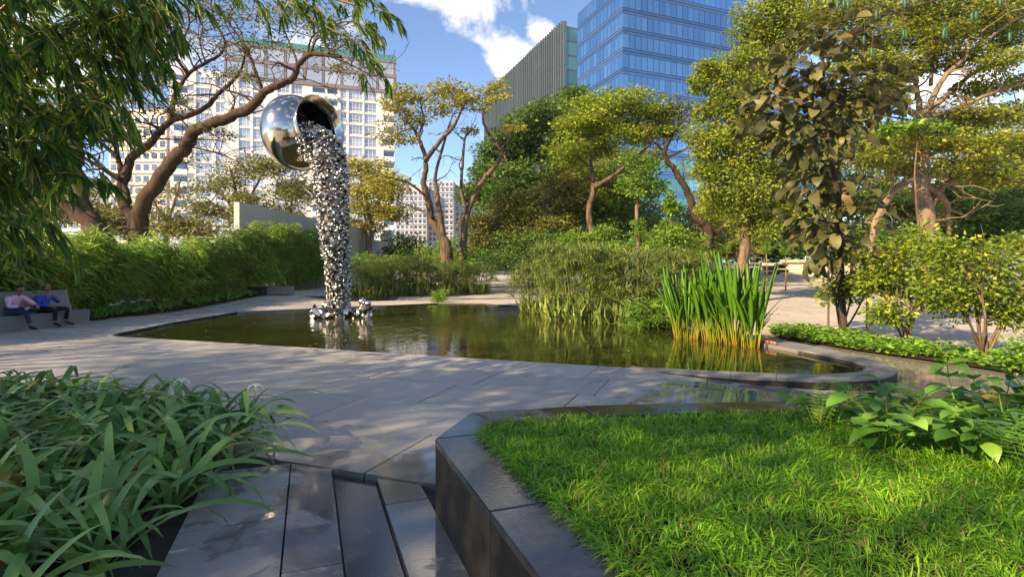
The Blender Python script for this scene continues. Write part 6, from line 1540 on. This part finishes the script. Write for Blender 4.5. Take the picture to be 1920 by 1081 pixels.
for k in range(440):
    px, py = rng.uniform(-120, 250), rng.uniform(-140, 440)
    lim = np.interp(py, [-140, 0, 60, 130, 200, 260, 330, 440], [330, 300, 285, 250, 205, 150, 120, 60])
    if px > lim - 30 or (py > 300 and rng.random() < .35): continue
    d = rng.uniform(4.6, 8.2); a = W(px, py, d); ang = rng.normal(-.55, .35); L0 = rng.uniform(.35, .75)
    b = a + Vector((math.cos(ang) * L0, rng.uniform(-.3, .3), math.sin(ang) * L0)); sp.append((a, b, 5, .06))
bamboo('overhanging_bamboo', 'dense dark green bamboo foliage hanging into the upper left corner', (-7.6, 5.6, 0), [((-5.0, 5.5, 4.4), (-.2, 0, .8), .035), ((-5.6, 6.4, 5), (-.1, .1, .9), .035), ((-6.2, 7.4, 4.6), (0, .3, .9), .03), ((-4.4, 6.5, 5.5), (-.4, 0, 1.2), .035)], sp, .29)
sp = []
for (px, py, n) in ((330, -20, 5), (360, 5, 6), (420, -10, 6), (470, -5, 7), (510, 5, 8), (545, 10, 7), (580, 15, 8), (610, 10, 8), (640, 15, 8), (670, 20, 8), (690, 45, 8), (700, 60, 7), (655, 60, 7), (680, 85, 6), (695, 110, 6), (700, 135, 5), (620, 40, 6), (590, 40, 6), (300, 20, 6), (270, 40, 6), (560, -10, 7), (500, -15, 7), (640, -10, 7), (690, 5, 7), (705, 25, 6), (310, 60, 5)):
    for q in range(2):
        d = rng.uniform(4.6, 6.4); a = W(px + rng.uniform(-18, 10), py + rng.uniform(-16, 6), d); ang = rng.normal(-.7, .45); L0 = rng.uniform(.12, .26)
        sp.append((a, a + Vector((math.cos(ang) * L0, rng.uniform(-.1, .1), math.sin(ang) * L0)), max(2, n // 3), .03))
bamboo('hanging_bamboo_branch', 'bamboo branch tips hanging along the top edge over the apartment block', (-6.5, 4.6, 0), [((-1.5, 5.2, 4.15), (-.8, 0, 2.6), .03), ((-2.6, 5.4, 4.4), (-1.0, 0, 2.4), .03), ((-1.35, 5.4, 3.75), (-.6, 0, 3.2), .02)], sp, .21)
# thin pod-bearing branch at the top right
PD = 9.0; e = empty('pod_branch', W(1990, -60, PD), 'thin bare branch with hanging dark green pods at the top right', 'branch'); b0 = e.location.copy()
mb = MB()
for pts in ([(1990, -60), (1900, -40), (1800, -15), (1740, 5), (1690, 22), (1650, 30), (1600, 35), (1555, 45), (1500, 55)], [(1750, 2), (1720, -5), (1700, -20)], [(1680, 24), (1650, 10), (1600, -10)], [(1600, 35), (1605, 10), (1615, -20)], [(1850, -25), (1880, 20), (1895, 50)]):
    c = crom([np.array(W(x, y, PD) - b0) for x, y in pts], 4); mb.tube(c, np.linspace(.022 if len(pts) > 5 else .010, .004, len(c)), 6, cap=False)
mb.build('stem', M_BARK, e, smooth=True)
M_POD = rough_mat('green_pod', (.012, .05, .02), (.03, .085, .035), 5, .45, 0)
pm_ = MB(); pm_.lathe([(.002, 0), (.018, -.02), (.026, -.07), (.024, -.13), (.014, -.17), (.002, -.18)], 8); pm_.tube([(0, 0, .08), (0, 0, 0)], [.003, .004], 4); pome = pm_.mesh('pod', M_POD, True)
for (px, py) in ((1516, 2), (1570, 0), (1582, -2), (1590, 0), (1643, 18), (1697, -3), (1694, 54), (1699, 56), (1771, 50), (1774, 54), (1769, 55), (1620, 66), (1634, 88), (1637, 90), (1822, 22), (1830, 20), (1893, 60), (1875, -5)): inst('pod', pome, e, loc=W(px, py, PD) - b0)
th_ = MB()
for (px, py) in ((1694, 54), (1771, 50), (1620, 66), (1635, 88), (1893, 60), (1825, 20), (1643, 18)):
    p = W(px, py - 8, PD) - b0; th_.tube(crom([p, p + Vector((.01, 0, .12)), W(px - 12, max(-60, min(35, py - 70)), PD) - b0], 3), [.003] * 7, 4, cap=False)
th_.build('twigs', M_BARK, e)['kind'] = 'stuff'

# ------------------------------------------------------------------ trees standing to the left of and behind the viewer; they shade the paving
def plain_tree(x, y, h, r, label, n=9, nleaf=60, leaf=F_GREEN, size=.2):
    tr = MB(); cr = MB(); b0 = np.array((x, y, 0.))
    c = crom([(0, 0, -.1), (.15, .1, h * .35), (0, .2, h * .62)], 5); tr.tube(c, np.linspace(.24, .13, len(c)), 9)
    for k in range(n):
        a = k * 2.4; rr = r * math.sqrt((k + .5) / n); p = np.array((math.cos(a) * rr, math.sin(a) * rr, h * rng.uniform(.72, 1.0)))
        tr.tube(crom([c[-1], (c[-1] + p) / 2 + (0, 0, .2), p], 4), np.linspace(.09, .025, 9), 6, cap=False)
        clumps(cr, p, np.array((r * .42, r * .42, r * .22)), 9, nleaf, L_QUAD, size, .4, 0, .4, tr, .3)
    e = empty('shade_tree', tuple(b0), label, 'tree', 'shade trees beside the viewer'); tr.build('trunk', M_BARK, e, smooth=True); cr.build('crown', leaf, e)
for (x, y, h, r, n_, nl, lb) in ((-11.5, -3.2, 8.5, 3.4, 12, 55, 'shade tree standing left of the viewer'), (-15, -1.5, 9, 3.6, 12, 70, 'shade tree far left of the viewer'), (-7.6, -5.6, 8.5, 3.0, 8, 30, 'thin shade tree behind the viewer'), (-18, 2.6, 9, 3.6, 9, 30, 'shade tree beyond the bench end'),
        (-12, -9, 9.5, 3.6, 9, 40, 'shade tree well behind the viewer'), (-22, 5.0, 9.5, 3.6, 9, 30, 'shade tree past the left hedge'), (-3, -9.5, 9, 3.2, 8, 30, 'shade tree directly behind the viewer'), (-5.3, .2, 8.0, 2.6, 11, 60, 'small shade tree close at the left of the viewer')):
    plain_tree(x, y, h, r, lb, n_, nl)
print('objects', len(bpy.data.objects), 'tris', sum(len(m_.loops) - 2 * len(m_.polygons) for m_ in bpy.data.meshes))
# ------------------------------------------------------------------ thin warm haze in the air
mb = MB(); mb.box(-420, 420, -60, 520, -1.6, 95)
hz = mb.build('haze', []); tag(hz, 'thin haze in the air over the whole park', kind='stuff')
m, nt, N, Lk = new_mat('thin_haze')
pv = nd(nt, 'ShaderNodeVolumePrincipled'); pv.inputs['Density'].default_value = .00013; pv.inputs['Color'].default_value = (.80, .86, .95, 1); pv.inputs['Anisotropy'].default_value = .2
o_ = nd(nt, 'ShaderNodeOutputMaterial'); Lk.new(pv.outputs[0], o_.inputs['Volume']); hz.data.materials.append(m)
